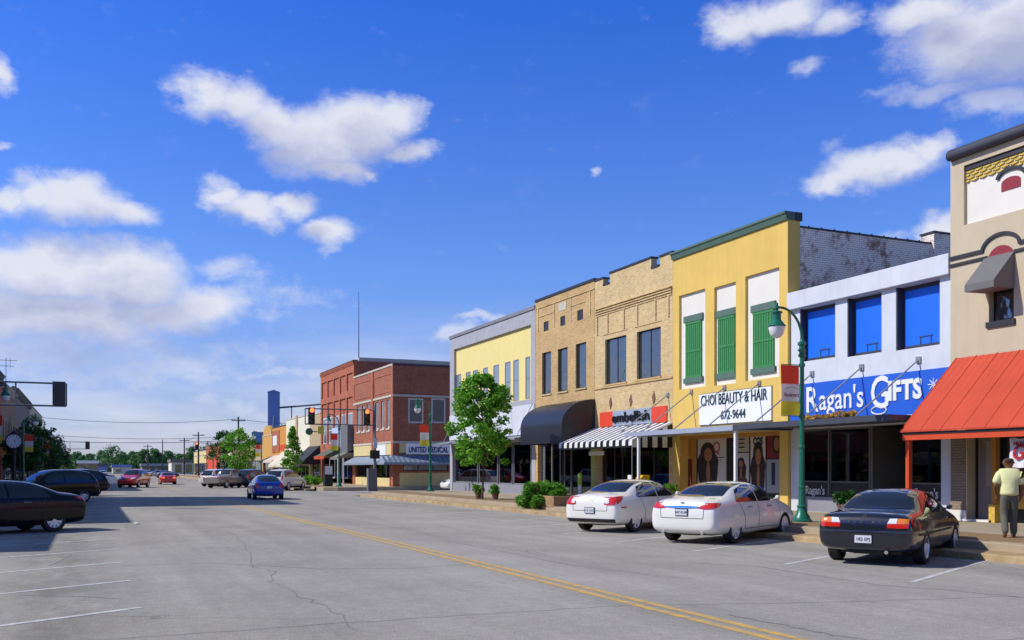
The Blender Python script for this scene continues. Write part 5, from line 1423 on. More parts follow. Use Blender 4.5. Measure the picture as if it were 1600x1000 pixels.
# ---------------- older red brick building
ya_, yb_ = Yp(553)+E, Yp(501)
B = bld('old_brick_building', FX, ya_, yb_, 'old red brick building with rows of sunken panels between pilasters, left of the corner building', 'building')
zt = 12.05; n = 5; W_ = (yb_-ya_-.6)/n; hs = []
for k in range(n):
    a = ya_+.5+W_*k; b = a+W_-.45
    hs += [(a, b, 9.3, 11.0, .14), (a, b, 4.4, 8.7, .14)]
q = MB(); wall_front(q, FX, ya_, yb_, 0, zt, hs+[(ya_+.5, yb_-.5, SW, 3.0, .3)]); wall_shell(q, FX, ya_, yb_, 0, zt, 22); q.build('wall', M['redbrick2'], B, world=True)
for h in hs:
    if h[3] < 9: 
        wbox('sunken_panel', M['redbrick2'], B, FX+.12, FX+.2, h[0], h[1], 7.2, h[3]); window(B, FX, h[0]+.2, h[1]-.2, 4.4, 7.19, .14, .12, M['frame_wh'], M['pane_pale'], 1, 2)
        wbox('window_surround', M['redbrick2'], B, FX+.12, FX+.2, h[0], h[0]+.2, 4.4, 7.19, FX+.12, FX+.2, h[1]-.2, h[1], 4.4, 7.19)
    else: wbox('sunken_panel', M['redbrick2'], B, FX+.12, FX+.2, h[0], h[1], h[2], h[3])
q = MB()
for k in range(3): q.box(FX-.05-.04*k, FX-.0, ya_, yb_, zt-.35+.1*k, zt-.26+.1*k)
q.build('cornice', M['redbrick2'], B, world=True); wbox('coping', M['brownb'], B, FX-.1, FX+.4, ya_, yb_, zt+.002, zt+.1)
roof_sheet(FX, ya_, yb_, zt-.8, 22, B)
wbox('rooftop_box', M['steel'], B, FX+5, FX+7, ya_+2, ya_+4, zt-.8, zt+.6); wbox('parapet_box', M['stone'], B, FX+.5, FX+12, ya_+.02, ya_+.4, zt-1, zt+.35)
wbox('pale_blue_sign', mat('pale_blue_sign', C('#c3d4f2', .85), .7), B, FX-.35, FX-.005, Yp(541), Yp(524), 3.9, 5.9)
wbox('sign_cheek', M['greysid'], B, FX-.6, FX-.005, ya_+.1, Yp(541)-.05, 3.3, 5.9)
def slope_awning(B, a, b, zw, zf, D, m_, val=.25, vm=None, name='awning', X=FX):
    q = MB(); q.prism([(X-.01, a, zw), (X-D, a, zf), (X-D, a, zf-.02), (X-.01, a, zf-.02)], (0, b-a, 0)); w = q.build(name, m_, B, world=True)
    wbox('valance', vm or m_, w, X-D-.012, X-D-.002, a, b, zf-val, zf+.01)
    return w
slope_awning(B, Yp(541), Yp(524), 4.1, 3.0, 2.2, mat('mossy_shingle_awning', C('#6c6a58', .8), .9, var=.3), .28, M['orangered'])
slope_awning(B, ya_+.1, Yp(541)-.1, 3.6, 2.85, 1.6, mat('olive_awning', C('#8b8d78', .8), .9, var=.2), .2)
for px in (528, 536.5): 
    q = MB(); y = Yp(px, FX-2.1); q.box(FX-2.15, FX-2.05, y-.05, y+.05, SW, 2.75); q.build('awning_post', M['white'], B, world=True)
interior(B, FX+.3, ya_+.5, yb_-.5, SW+.01, 3.0, 3)
for k in range(5):
    a = ya_+.55+(yb_-ya_-1.1)*k/5; window(B, FX, a, a+(yb_-ya_-1.1)/5-.25, SW+.5, 2.95, .2, .08, M['frame_wh'] if k % 2 else M['frame_dk'], M['glass'], name='shop_window')

# ---------------- low fronts further along
def low_shop(name, l, r, zt, m_, label, aw=None, wins=0, sign=None, wm=None, D=18, zsh=3.0):
    a, b = Yp(r)+E, Yp(l)-E
    B = bld(name, FX, a, b, label, 'building')
    hs = [(a+.4, b-.4, SW, zsh, .3)]; up = []
    if wins:
        w_ = (b-a-1)/wins
        up = [(a+.5+w_*k+w_*.2, a+.5+w_*k+w_*.8, 4.4, min(6.3, zt-.8), .12) for k in range(wins)]
    q = MB(); wall_front(q, FX, a, b, 0, zt, hs+up); wall_shell(q, FX, a, b, 0, zt, D); q.build('wall', m_, B, world=True)
    roof_sheet(FX, a, b, zt-.6, D, B)
    wbox('coping', M['stone'] if sign != 'dark' else M['coping'], B, FX-.05, FX+.36, a, b, zt+.002, zt+.12)
    for h in up: window(B, FX, h[0], h[1], h[2], h[3], .11, .09, M['frame_wh'], wm or M['pane_pale'], 1, 2)
    interior(B, FX+.3, a+.4, b-.4, SW+.01, zsh, 2.5)
    nn = max(2, int((b-a)/2.5)); ww = (b-a-.8)/nn
    for k in range(nn): window(B, FX, a+.42+ww*k, a+.38+ww*(k+1), SW+(.5 if k % 3 != 1 else .05), zsh-.05, .2, .07, M['frame_wh'] if k % 2 else M['frame_dk'], M['glass'], name='shop_window')
    if aw: slope_awning(B, a+.15, b-.15, aw[1], aw[2], aw[3], aw[0])
    return B, a, b
tanw = mat('tan_stucco', C('#c2ab84', .9), .85, var=.12); palew = mat('pale_cream_stucco', C('#e6e2c8', .92), .85, var=.06)
blk = mat('black_cloth_awning', C('#2c2e36', .75), .8); crm = mat('cream_cloth_awning', C('#d8cdb8', .9), .85)
B, a, b = low_shop('tan_shop_building', 484, 501, 7.8, tanw, 'tan stucco shopfront with a steep black cloth awning beside the old brick building', (blk, 4.3, 2.3, 2.2))
sgn = MB(); sgn.lathe([(.38, -.1), (.38, .1)], (21.5, Yp(483, 21.5), 5.75), 18, 'y'); sgn.box(21.5, FX, Yp(483, 21.5)-.05, Yp(483, 21.5)+.05, 5.7, 5.8)
tag(sgn.build('round_sign', M['green'], None), 'round green projecting sign over the black awning', 'sign')
sgn = MB(); sgn.box(22.3, 22.95, Yp(492, 22)-.08, Yp(492, 22)+.08, 5.5, 6.3); tag(sgn.build('projecting_sign', mat('lime_sign', C('#c8d24a', .9), .6), None), 'square lime-yellow sign projecting over the black awning', 'sign')
B, a, b = low_shop('cream_shop_building', 447, 484, 7.9, palew, 'long pale cream shopfront with a cream cloth awning behind the slim street tree', (crm, 4.4, 2.2, 2.3))
wbox('wall_pier', tanw, B, FX-.12, FX-.003, Yp(465.5), Yp(463), SW, 8.2)
B, a, b = low_shop('orange_shop_building', 425, 447, 7.3, M['orangeb'], 'orange painted brick shop with a small white sign, below the blue tower', (crm, 3.6, 2.8, 1.8), sign='dark')
wbox('brick_panel', M['redbrick2'], B, FX-.08, FX-.003, Yp(437), Yp(426), 4.0, 6.9); wbox('white_sign', M['white'], B, FX-.14, FX-.081, Yp(434), Yp(428), 4.9, 6.2)
wbox('red_band', orr, B, FX-.06, FX-.003, Yp(446), Yp(438), 4.2, 4.9)
B, a, b = low_shop('arched_front_shop', 410, 425, 6.4, mat('golden_stucco', C('#d9a652', .9), .85, var=.1), 'golden stucco shop with a curved gable beyond the orange shop')
q = MB(); cy = (a+b)/2; q.prism([(FX, y, z) for y, z in arch(cy, 6.41, 7.9, (b-a)/2-.5, 1.4)], (.4, 0, 0)); q.build('gable', bpy.data.materials['golden_stucco'], B, world=True)
for i, (l, r, zt, m_, lb) in enumerate(((385, 410, 5.2, tanw, 'low tan shop behind the round street tree'), (362, 385, 6.0, M['brownb'], 'brown brick shop behind the round street tree'), (345, 362, 5.4, palew, 'low pale shop beyond the street trees'))):
    low_shop('distant_shop', l, r, zt, m_, lb)
B, a, b = low_shop('red_front_shop', 322, 345, 6.6, mat('brick_red_front', C('#b86038', .9), .85, var=.12), 'small far shop with rust upper wall and red front', sign='dark'); wbox('red_front_panel', orr, B, FX-.2, FX-.01, Yp(340), Yp(326), .5, 3.9)
low_shop('yellow_far_shop', 303, 322, 5.6, M['ltyellow'], 'last pale yellow shop at the far end of the right side', wins=3)
# ================================================================== LEFT SIDE (its fronts face away from the sun)
def left_building(name, ya, yb, h, wallm, label, floors=2, nwin=4, corn=None, awn=None, balcony=False, D=14):
    B = empty(name, (0, 0, 0), 0, label, 'building'); w = yb-ya-2*E; a, b = -w/2, w/2
    hs = []; fh = (h-3.9)/max(1, floors-1) if floors > 1 else 0
    for f in range(floors-1):
        z0 = 3.9+fh*f+.7
        for k in range(nwin):
            c = a+(k+.5)*w/nwin; hs.append((c-.55, c+.55, z0, min(z0+2.1, 3.9+fh*(f+1)-.7), .16))
    shop = (a+.5, b-.5, .15, 3.1, .3)
    q = MB(); wall_front(q, 0, a, b, 0, h, hs+[shop]); wall_shell(q, 0, a, b, 0, h, D); q.build('wall', wallm, B)
    q = MB(); q.box(.3, D-.02, a+.02, b-.02, h-.7, h-.55); q.build('roof', M['roof'], B)
    q = MB(); q.box(-.06, .36, a, b, h+.002, h+.15)
    if corn:
        for k in range(4): q.box(-.1-.09*k, -.002, a, b, h-.55+.13*k, h-.43+.13*k)
        for k in range(int(w/.7)): q.box(-.3, -.002, a+.3+.7*k, a+.5+.7*k, h-.95, h-.56)
    q.build('cornice', corn or M['coping'], B)
    for x in hs: window(B, 0, x[0], x[1], x[2], x[3], .15, .08, M['frame_wh'], M['pane'], 1, 2, (.1, M['stone']))
    nn = max(2, int(w/2.6)); ww = (w-1.0)/nn
    for k in range(nn): window(B, 0, a+.52+ww*k, a+.46+ww*(k+1), .15+(.5 if k % 3 != 1 else .03), 3.05, .2, .07, M['frame_al'], M['glass'], name='shop_window')
    q = MB(); q.box(.32, 3, a+.4, b-.4, .1, .16); q.box(2.9, 3, a+.4, b-.4, .16, 3.1); q.build('shop_interior', M['interior'], B)
    if awn: slope_awning(B, a+.3, b-.3, 3.7, 2.7, 1.7, awn, X=0)
    if balcony:
        q = MB(); q.box(-2.6, -.01, a+.1, b-.1, 3.9, 4.05)
        for k in range(int(w/.16)): q.box(-2.58, -2.56, a+.12+.16*k, a+.14+.16*k, 4.05, 5.0)
        q.box(-2.6, -2.54, a+.1, b-.1, 5.0, 5.05)
        for k in range(5): y = a+.15+(w-.3)*k/4; q.box(-2.62, -2.52, y-.05, y+.05, .15, 3.9)
        q.build('balcony', M['blacktrim'], B)
    B.location = (-8.0, (ya+yb)/2, 0); B.rotation_euler = (0, 0, pi)
    return B
tan_b = brick('left_tan_brick', C('#a98a66', .85), C('#8f7250', .85), C('#a39680')); grey_st = mat('weathered_grey_stucco', C('#8f8a7c', .85), .9, var=.2); crm_st = mat('cream_stucco', C('#cfc6a4', .85), .9, var=.12)
left_building('low_brick_building', -14, 14.6, 6.4, tan_b, 'low tan brick row nearest the camera on the left, outside the frame', 1, 4, None, blk)
left_building('low_shop_building', 25.5, 37, 6.6, crm_st, 'low cream shop on the left behind the parked black sedan', 1, 3, None, blk)
left_building('brick_shop_building', 37.2, 53.5, 8.6, M['brownb'], 'two-storey brown brick shop on the left kerb', 2, 5)
left_building('brick_hotel_building', 54, 68.5, 16.6, M['redbrick'], 'tall four-storey brick building whose shadow crosses the street', 4, 5, M['stone'])
left_building('low_shop_building', 69, 86, 5.2, grey_st, 'low grey shop on the left beyond the tall brick building', 1, 4)
left_building('brick_row_building', 86.2, 107.8, 11.0, M['redbrick2'], 'reddish brick building cut by the left edge of the picture', 2, 6, M['coping'], None, True)
left_building('tan_row_building', 108, 126, 10.4, tan_b, 'tan brick building with an iron gallery on the left', 2, 5, M['stone'], None, True)
left_building('grey_row_building', 126.2, 156, 11.3, grey_st, 'weathered grey building with a heavy cornice on the left', 2, 8, grey_st, None, True)
left_building('cream_row_building', 156.2, 196, 11.2, crm_st, 'cream stucco building behind the second street lamp on the left', 2, 8)
left_building('brown_row_building', 215, 262, 9.6, M['brownb'], 'dark brown brick building at the far end of the left side', 2, 9, M['stone'])
left_building('far_row_building', 262.3, 300, 6.2, crm_st, 'low pale building at the far end of the left side', 1, 6)

# ------------------------------------------------------------------ lamps and banners
lamps = [((18.4, 21.5, SW), -1, 'tall green street lamp in front of the white gift shop', 'red, white and yellow Stuttgart banner on the lamp before the white gift shop'),
 ((20.6, 60.2, SW), -1, 'green street lamp at the side street corner, before the dark brick building', 'banner on the lamp before the dark brick corner building'),
 ((19.0, 78.9, SW), -1, 'green street lamp beside the traffic signal post', 'banner on the lamp beside the traffic signal post'),
 ((19.2, 119.5, SW), -1, 'green street lamp beyond the slim tree, before the golden shop', 'banner on the lamp before the golden shop'),
 ((19.0, 168, SW), -1, 'small distant green street lamp by the yellow far shop', 'small distant banner by the yellow far shop'),
 ((-4.9, 56.5, .15), 1, 'green street lamp nearest the left edge, behind the signal arm', 'banner on the left lamp nearest the picture edge'),
 ((-4.9, 87, .15), 1, 'second green street lamp on the left, before the cream building', 'banner just right of the street clock'),
 ((-4.9, 121, .15), 1, 'third green street lamp on the left, among dark trees', 'banner on the third left lamp, above the parked dark cars'),
 ((-4.9, 158, .15), 1, 'fourth green street lamp on the left, far down the row', 'banner on the fourth left lamp, far down the row'),
 ((-4.9, 190, .15), 1, 'farthest green street lamp on the left', 'farthest small banner on the left')]
for i, (loc, side, lb, bl_) in enumerate(lamps):
    if i == 0: L0 = make_lamp(loc, side, lb); Bn0 = make_banner(loc, side, bl_); L0.scale = Bn0.scale = (.935, .935, .935)
    else:
        o = copy_tree(L0); o.location = loc; o.rotation_euler = (0, 0, 0 if side < 0 else pi); o['label'] = lb
        o = copy_tree(Bn0); o.location = loc; o.rotation_euler = (0, 0, 0 if side < 0 else pi); o['label'] = bl_
wbm = [c for c in Bn0.children if c.name.startswith('white_band')][0]
text('Stuttgart', M['redvent'], wbm, 'lettering', (-.70, -.035, 3.76), (1, 0, 0), .16, width=.56, ext=.002, bold=.003, world=False)
q = MB(); q.tube([(-.66+.5*k/10, -.03, 3.98+.07*sin(pi*k/10)) for k in range(11)], .008, 5); q.build('emblem_arc', M['ochre'], wbm)

# ------------------------------------------------------------------ traffic signals
sig_dk = mat('dark_green_signal', C('#22352e', .6), .5); redglow = mat('lit_red_signal', (.9, .08, .02), .3, emis=(1, .09, .03, 1), estr=5); offl = mat('unlit_signal_lens', (.02, .03, .02), .2)
sig_br = mat('dull_brown_signal_back', C('#5a5152', .8), .7)
def make_signal(loc, reach, heads, label, flip=False, panel=False):
    """double-bar mast arm reaching `reach` metres towards -x (or +x when flipped) from the post"""
    root = empty('traffic_signal', loc, pi if flip else 0, label, 'traffic signal', 'mast arm traffic signals')
    q = MB(); q.lathe([(.2, 0), (.2, .1), (.1, .3), (.075, 5.65), (.04, 5.72)], n=12); q.build('post', M['greysid'], root, smooth=True)
    q = MB(); q.tube([(0, 0, 5.36), (-reach, 0, 5.36)], .04, 8); q.tube([(0, 0, 4.36), (-reach, 0, 4.36)], .04, 8)
    for t in (reach,): q.tube([(-t, 0, 5.36), (-t, 0, 4.36)], .035, 8)
    q.tube([(-reach*.45, 0, 5.36), (-reach*.45, 0, 4.36)], .03, 8)
    q.build('mast_arm', M['greysid'], root, smooth=True)
    for hx in heads:
        q = MB(); q.box(-hx-.2, -hx+.2, -.14, .12, 4.33, 5.43)
        if panel: q.box(-hx-.26, -hx+.26, -.02, .0, 4.32, 5.45)
        h = q.build('signal_head', sig_dk if not flip else sig_br, root, bevel=.02)
        for k in range(3):
            zc = 5.25-.35*k; m_ = redglow if k == 0 else offl; s = -1 if not flip else 1
            q = MB(); q.lathe([(0, 0), (.14, 0), (.145, .02)], (-hx, -.165, zc), 16, 'y'); 
            if flip: pass
            q.build('lens', m_ if not flip else offl, h)
            q = MB()
            for j in range(9):
                a0 = pi*j/9*1.15-.24; a1 = pi*(j+1)/9*1.15-.24
                q.quad((-hx+.155*cos(a0), -.14, zc+.155*sin(a0)), (-hx+.155*cos(a1), -.14, zc+.155*sin(a1)), (-hx+.155*cos(a1), -.34, zc+.155*sin(a1)), (-hx+.155*cos(a0), -.34, zc+.155*sin(a0)))
            q.build('visor', sig_dk, h, normals=False)
    return root
t0 = make_signal((17.3, 61.9, SW), 4.6, (.55, 4.2), 'mast arm with two lit red signal heads at the side street corner')
q = MB(); q.box(-.3, .3, -.14, .14, 2.15, 2.7); q.build('pedestrian_signal', M['black'], t0)
q = MB(); q.box(-.12, .12, -.18, -.14, 2.85, 3.5); q.build('regulation_sign', bpy.data.materials['pale_blue_sign'], t0)
q = MB(); q.box(-.5, .12, -.2, .2, 0, 1.5); q.build('control_cabinet', M['greysid'], t0, bevel=.02)
make_signal((18.8, 152, SW), 4.4, (.4, 4.0), 'small distant mast arm with two lit red signals at the next crossing')
make_signal((-4.6, 47.2, .22), 3.65, (3.35,), 'mast arm seen from behind, reaching in from the left edge over the parked cars', True, True)
make_signal((-4.6, 150, .22), 4.6, (4.3,), 'far mast arm seen from behind on the left, over the distant trees', True, True)

# street clock
root = empty('street_clock', (-3.95, 61.5, .15), 0, 'black post clock with a round white dial on the left pavement', 'clock')
q = MB(); q.lathe([(.28, 0), (.28, .1), (.18, .25), (.12, .6), (.08, .9), (.07, 2.5), (.12, 2.55), (.14, 2.65), (.1, 2.75)], n=16); q.build('post', M['blacktrim'], root, smooth=True)
q = MB(); q.lathe([(.4, -.14), (.46, -.12), (.46, .12), (.4, .14)], (0, 0, 3.2), 28, 'y'); q.lathe([(.1, 3.64), (.16, 3.7), (.05, 3.8), (.02, 4.0)], n=10)
cse = q.build('clock_case', M['blacktrim'], root, smooth=True)
q = MB(); q.lathe([(0, -.15), (.38, -.15), (.38, -.14)], (0, 0, 3.2), 28, 'y'); q.build('dial', M['white'], cse)
q = MB()
for k in range(12):
    a = pi/6*k; r0, r1 = .28, .35; n_ = Vector((cos(a), 0, sin(a))); t_ = Vector((-sin(a), 0, cos(a)))*(.016)
    q.prism([Vector((0, -.156, 3.2))+n_*r0-t_, Vector((0, -.156, 3.2))+n_*r1-t_, Vector((0, -.156, 3.2))+n_*r1+t_, Vector((0, -.156, 3.2))+n_*r0+t_], (0, .005, 0))
for a, l_, w_ in ((pi/2-2.0, .2, .018), (pi/2-.9, .29, .012)):
    n_ = Vector((cos(a), 0, sin(a))); t_ = Vector((-sin(a), 0, cos(a)))*w_
    q.prism([Vector((0, -.162, 3.2))-t_, Vector((0, -.162, 3.2))+n_*l_, Vector((0, -.162, 3.2))+t_], (0, .005, 0))
q.build('hands_and_marks', M['black'], cse)

# ------------------------------------------------------------------ cars
def place(spec, wheel_xy, theta, which='rr'):
    """centre of a car whose given wheel stands at wheel_xy; theta = heading from +x"""
    lx = spec['axles'][0]-spec['L']/2; ly = -(spec['W']-.1) if which == 'rr' else (spec['W']-.1)
    c, s = cos(theta), sin(theta)
    return (wheel_xy[0]-(lx*c-ly*s), wheel_xy[1]-(lx*s+ly*c))
GR = 'cars parked along the right kerb'
th = R_(27)
def buick(root, ray, part, patch, X0):
    part('chrome_wing', M['chrome'], lambda q: patch(q, [(-.46, .875), (0, .85), (.46, .875)], [(-.46, .90), (0, .915), (.46, .90)], 'r', 12, 2, .025))
    part('badge', M['chrome'], lambda q: patch(q, [(-.05, .95), (.05, .95)], [(-.04, .99), (.04, .99)], 'r', 4, 2, .02))
    ex_pipe(root, (-.52, .52), X0)
    part('chrome_sill', M['chrome'], lambda q: patch(q, [(1.5, .335), (3.4, .335)], [(1.5, .355), (3.4, .355)], 'R', 8, 1, .01))
make_car('white_sedan', SEDAN, M['p_white'], 'pearl white rounded sedan with wedge tail lamps and chrome wing, parked before the yellow building', place(SEDAN, (14.15, 19.0), th), th, lamps='wedge', plate=(.76, '847 KNR'), extras=dict(handle=M['chrome'], fn=buick), group=GR)
th = R_(28)
def malibu(root, ray, part, patch, X0):
    part('badge', mat('gold_badge', C('#b89a4a'), .3, metal=.8), lambda q: patch(q, [(-.09, .905), (.09, .905)], [(-.09, .935), (.09, .935)], 'r', 4, 2, .02))
    part('side_marker', M['redlamp'], lambda q: patch(q, [(.22, .70), (.48, .71)], [(.22, .735), (.48, .745)], 'R', 4, 1, .01))
make_car('white_sedan', dict(SEDAN, L=4.85), M['p_white'], 'white sedan with round-lensed tail lamps and dark lower bumper, parked before the striped awning', place(SEDAN, (14.1, 23.5), th), th, lamps='tall', plate=(.63, '612 LGC'), extras=dict(fn=malibu), group=GR, rim_spokes=6, lower=(.30, .40))
th = R_(31)
def maxima(root, ray, part, patch, X0):
    h = ray((-5, 0, .80), (1, 0, 0)); x = h[0].x-.012
    for k, ch in enumerate('MAXIMA'): text(ch, M['chrome'], root, 'badge_letter', (x, .26-.11*k, .80), (0, -1, 0), .06, ext=.002, bold=.001, align='CENTER', world=False)
    h = ray((-5, 0, .92), (1, 0, 0)); q = MB(); q.lathe([(.045, -.004), (.045, .004)], (h[0].x-.012, 0, .92), 14, 'x'); q.build('badge', M['chrome'], root)
    part('bumper_strip', mat('navy_trim', (.02, .03, .07), .25, coat=1), lambda q: patch(q, [(-.80, .625), (.80, .625)], [(-.80, .66), (.80, .66)], 'r', 14, 2, .014))
    part('side_moulding', M['blackplastic'], lambda q: patch(q, [(.5, .56), (3.3, .56)], [(.5, .60), (3.3, .60)], 'R', 12, 1, .012))
    ex_pipe(root, (-.40,), X0)
make_car('navy_sedan', NOTCH, M['p_navy'], 'dark navy older sedan with red and amber block tail lamps, parked before the red canopy', place(NOTCH, (14.35, 13.45), th), th, lamps='block', plate=(.50, '182 EPJ'), extras=dict(fn=maxima), group=GR, rim_spokes=9)
GL = 'vehicles parked along the left kerb'
th = R_(209)
make_car('black_sedan', SEDAN, M['p_black'], 'glossy black sedan parked nose-in at the left edge of the picture', place(SEDAN, (-.95, 30.2), th, 'lr'), th, lamps='wedge', plate=None, extras=dict(handle=M['chrome']), group=GL, rim_spokes=10)
th = R_(212)
make_car('dark_wagon', dict(SUVD, L=4.75), M['p_brown'], 'dark bronze wagon with roof rails parked behind the black sedan', place(SUVD, (-.3, 55.5), th, 'lr'), th, False, lamps='suv', group=GL, plate=None)
th = R_(210)
make_car('black_suv', SUVD, M['p_black'], 'big black sport utility vehicle parked left, beyond the dark wagon', place(SUVD, (.35, 68), th, 'lr'), th, False, lamps='suv', group=GL)
th = R_(212)
make_car('white_pickup', PICKUP, M['p_white'], 'white pickup with its bed facing the street, farthest of the near left row', place(PICKUP, (1.2, 88), th, 'lr'), th, False, lamps='suv', group=GL)
# moving traffic
th = R_(88)
def bluecar(root, ray, part, patch, X0):
    part('badge', M['chrome'], lambda q: patch(q, [(-.35, .985), (.35, .985)], [(-.35, 1.0), (.35, 1.0)], 'r', 6, 1, .01))
make_car('blue_hatchback', HATCH, M['p_blue'], 'bright blue hatchback driving away in the right lane', (9.5, 58.0), th, lamps='hatch', plate=(.72, None), extras=dict(fn=bluecar), brake=False, rim_spokes=7)
make_car('red_suv', dict(SUVD, L=4.4), M['p_red'], 'red sport utility vehicle coming towards the camera in the far street', (3.9, 98), R_(250), False, lamps='suv')
make_car('red_car', NOTCH, M['p_red'], 'small distant red car seen from behind with lit brake lamps', (8.1, 116), R_(90), False, lamps='block', brake=True)
GF = 'vehicles parked far along the right kerb'
make_car('silver_pickup', PICKUP, M['p_silver'], 'silver pickup parked far right beyond the blue hatchback', (11.9, 93), R_(48), False, lamps='suv', group=GF)
make_car('white_van', dict(SUVD, L=4.9), M['p_white'], 'white sport utility vehicle beyond the silver pickup', (12.1, 101), R_(50), False, lamps='suv', group=GF)
make_car('grey_suv', SUVD, M['p_grey'], 'dark grey-green vehicle parked between the silver pickup and white crossover', (14.6, 95), R_(50), False, lamps='suv', group=GF)
make_car('white_crossover', dict(SUVD, L=4.6), M['p_white'], 'white crossover parked right of the blue hatchback', (14.9, 80.5), R_(54), False, lamps='suv', group=GF)
make_car('white_suv', SUVD, M['p_white'], 'white sport utility vehicle nosing out of the side street', (26.3, 67.2), R_(182), False, lamps='suv')
rnd = random.Random(3)
far = [(2.4, 205, 'p_white', 'tiny white car far up the street'), (-.5, 190, 'p_blue', 'tiny blue car at the far left kerb'), (14.3, 232, 'p_silver', 'tiny silver car at the far right kerb'), (1.0, 262, 'p_dkblue', 'tiny dark blue car at the far left kerb'), (13.6, 262, 'p_white', 'tiny white car at the far right kerb'), (.5, 130, 'p_dkblue', 'dark blue sedan parked beyond the white pickup on the left'), (13.6, 196, 'p_grey', 'small dark grey car parked far along the right kerb'), (8.6, 245, 'p_silver', 'tiny silver car driving away at the street end')]
for x, y, m_, lb in far: make_car('distant_car', HATCH if y % 2 else NOTCH, M[m_], lb, (x, y), R_(30 if x > 10 else (210 if x < 1.1 else 90)), False, lamps='block')

# ------------------------------------------------------------------ trees and plants
make_tree('maple_tree', (17.6, 43.6, SW), 5.95, 1.62, 1.7, 11, M['leaf'], 'leafy young street tree before the pale yellow building', n=130, size=.155, per=100, trunk_r=.055, clump=.35)
make_tree('slim_tree', (18.9, 98.2, SW), 5.7, 1.35, .9, 12, M['leaf'], 'slim cone-shaped tree before the cream shop', n=80, size=.2, per=60, trunk_r=.06, shape='cone', clump=.42)
make_tree('round_tree', (18.6, 134, SW), 6.6, 2.6, 1.2, 13, M['leaf'], 'wide round street tree beyond the silver pickup', n=90, size=.26, per=60, trunk_r=.09, clump=.65)
make_tree('round_tree', (18.8, 152, SW), 6.9, 2.3, 1.4, 14, M['leaf_dk'], 'darker round tree just beyond the wide round tree', n=70, size=.28, per=50, trunk_r=.09, clump=.65)
for x, y, h, r, s, lb in ((-5.4, 118, 7.0, 2.3, 21, 'dark tree right of the street clock'), (-5.2, 137, 6.6, 2.2, 22, 'dark tree on the left behind the second lamp'), (-5.0, 172, 5.6, 2.0, 23, 'smaller dark tree far along the left pavement'), (-5.6, 98, 4.6, 1.3, 24, 'small dark tree at the left edge below the gallery')):
    make_tree('pavement_tree', (x, y, .15), h, r, 1.6, s, M['leaf_dk'], lb, n=70, size=.26, per=55, trunk_r=.09, clump=.6, group='dark trees along the left pavement')
# far belt of trees closing the street
rnd = random.Random(40); i = 0
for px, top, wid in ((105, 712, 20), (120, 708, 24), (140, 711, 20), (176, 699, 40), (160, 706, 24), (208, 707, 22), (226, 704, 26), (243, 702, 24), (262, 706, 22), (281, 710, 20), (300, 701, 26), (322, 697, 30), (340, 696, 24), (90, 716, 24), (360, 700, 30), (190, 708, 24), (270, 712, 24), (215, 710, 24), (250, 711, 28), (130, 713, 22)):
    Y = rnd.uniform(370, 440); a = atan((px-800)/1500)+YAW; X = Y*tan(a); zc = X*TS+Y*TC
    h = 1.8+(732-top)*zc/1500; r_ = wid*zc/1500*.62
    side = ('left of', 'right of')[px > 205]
    make_tree('broadleaf_tree', (X, Y, -.06), h, r_, .8, 60+i, M['leaf_hazed'], 'tree %s in the far belt closing the street, %s' % (('rounded', 'broad', 'tall', 'low')[i % 4], ('above the white low building', 'over the red vehicle', 'behind the distant utility poles', 'by the yellow far shop', 'behind the signal arm')[0 if px < 135 else 1 if px < 230 else 2 if px < 275 else 3 if px < 330 else 4]), n=60, size=.75, per=34, trunk_r=.25, shape='dome', clump=r_*.34, group='trees closing the far end of the street')
    i += 1
def bush(name, loc, rx, h, seed, m_, label, per=2600, size=.11, drop=0, group=None, wid=.36):
    root = empty(name, loc, 0, label, 'plant', group); rnd = random.Random(seed); q = MB(); pts = []
    for k in range(40):
        a = rnd.uniform(0, 2*pi); e_ = rnd.uniform(0, 1); r_ = rx*sqrt(rnd.random())
        pts.append(((cos(a)*r_, sin(a)*r_, h*(.15+.75*rnd.random()*sqrt(max(.05, 1-(r_/rx)**2)))), rx*.24, 1))
    leaf_cloud(q, rnd, pts, size, per/40, wid)
    q.build('foliage', m_, root, normals=False)
    q = MB()
    for k in range(8): a = 2*pi*k/8; q.tube([(0, 0, 0), (cos(a)*rx*.5, sin(a)*rx*.5, h*.5)], .012, 4)
    q.build('stems', M['bark'], root)
    return root
bush('daylily_clump', (17.25, 35.9, .14), 1.12, 1.25, 31, M['leaf_bush'], 'arching bright green clump spilling over the brick planter', 11000, .28, wid=.1)
rt = empty('brick_planter', (17.5, 35.1, .25), 0, 'low brick planter at the kerb before the striped awning', 'planter')
pm_ = brick('planter_brick', C('#b8946c', .9), C('#a67f58', .9), C('#9a8566'), .3, .12)
q = MB(); q.box(-.75, .8, -1.1, -.95, 0, .45); q.box(-.75, -.6, -.949, .95, 0, .45); q.box(.65, .8, -.949, .95, 0, .45); q.box(-.75, .8, .951, 1.1, 0, .45); q.build('planter_wall', pm_, rt, bevel=.01)
q = MB(); q.box(-.6, .65, -.95, .95, .05, .36); q.build('soil', M['bark'], rt)
q = MB(); q.lathe([(0, -.06), (.06, 0), (0, .06)], (16.75, 35.5, .95), 8); tag(q.build('orange_flower', orr, None), 'orange bloom in the green planter clump', 'flower')
bush('round_bush', (18.4, 87.2, SW), .95, .95, 32, M['leaf'], 'clipped round green bush before the black cloth awning', 2400, .13)
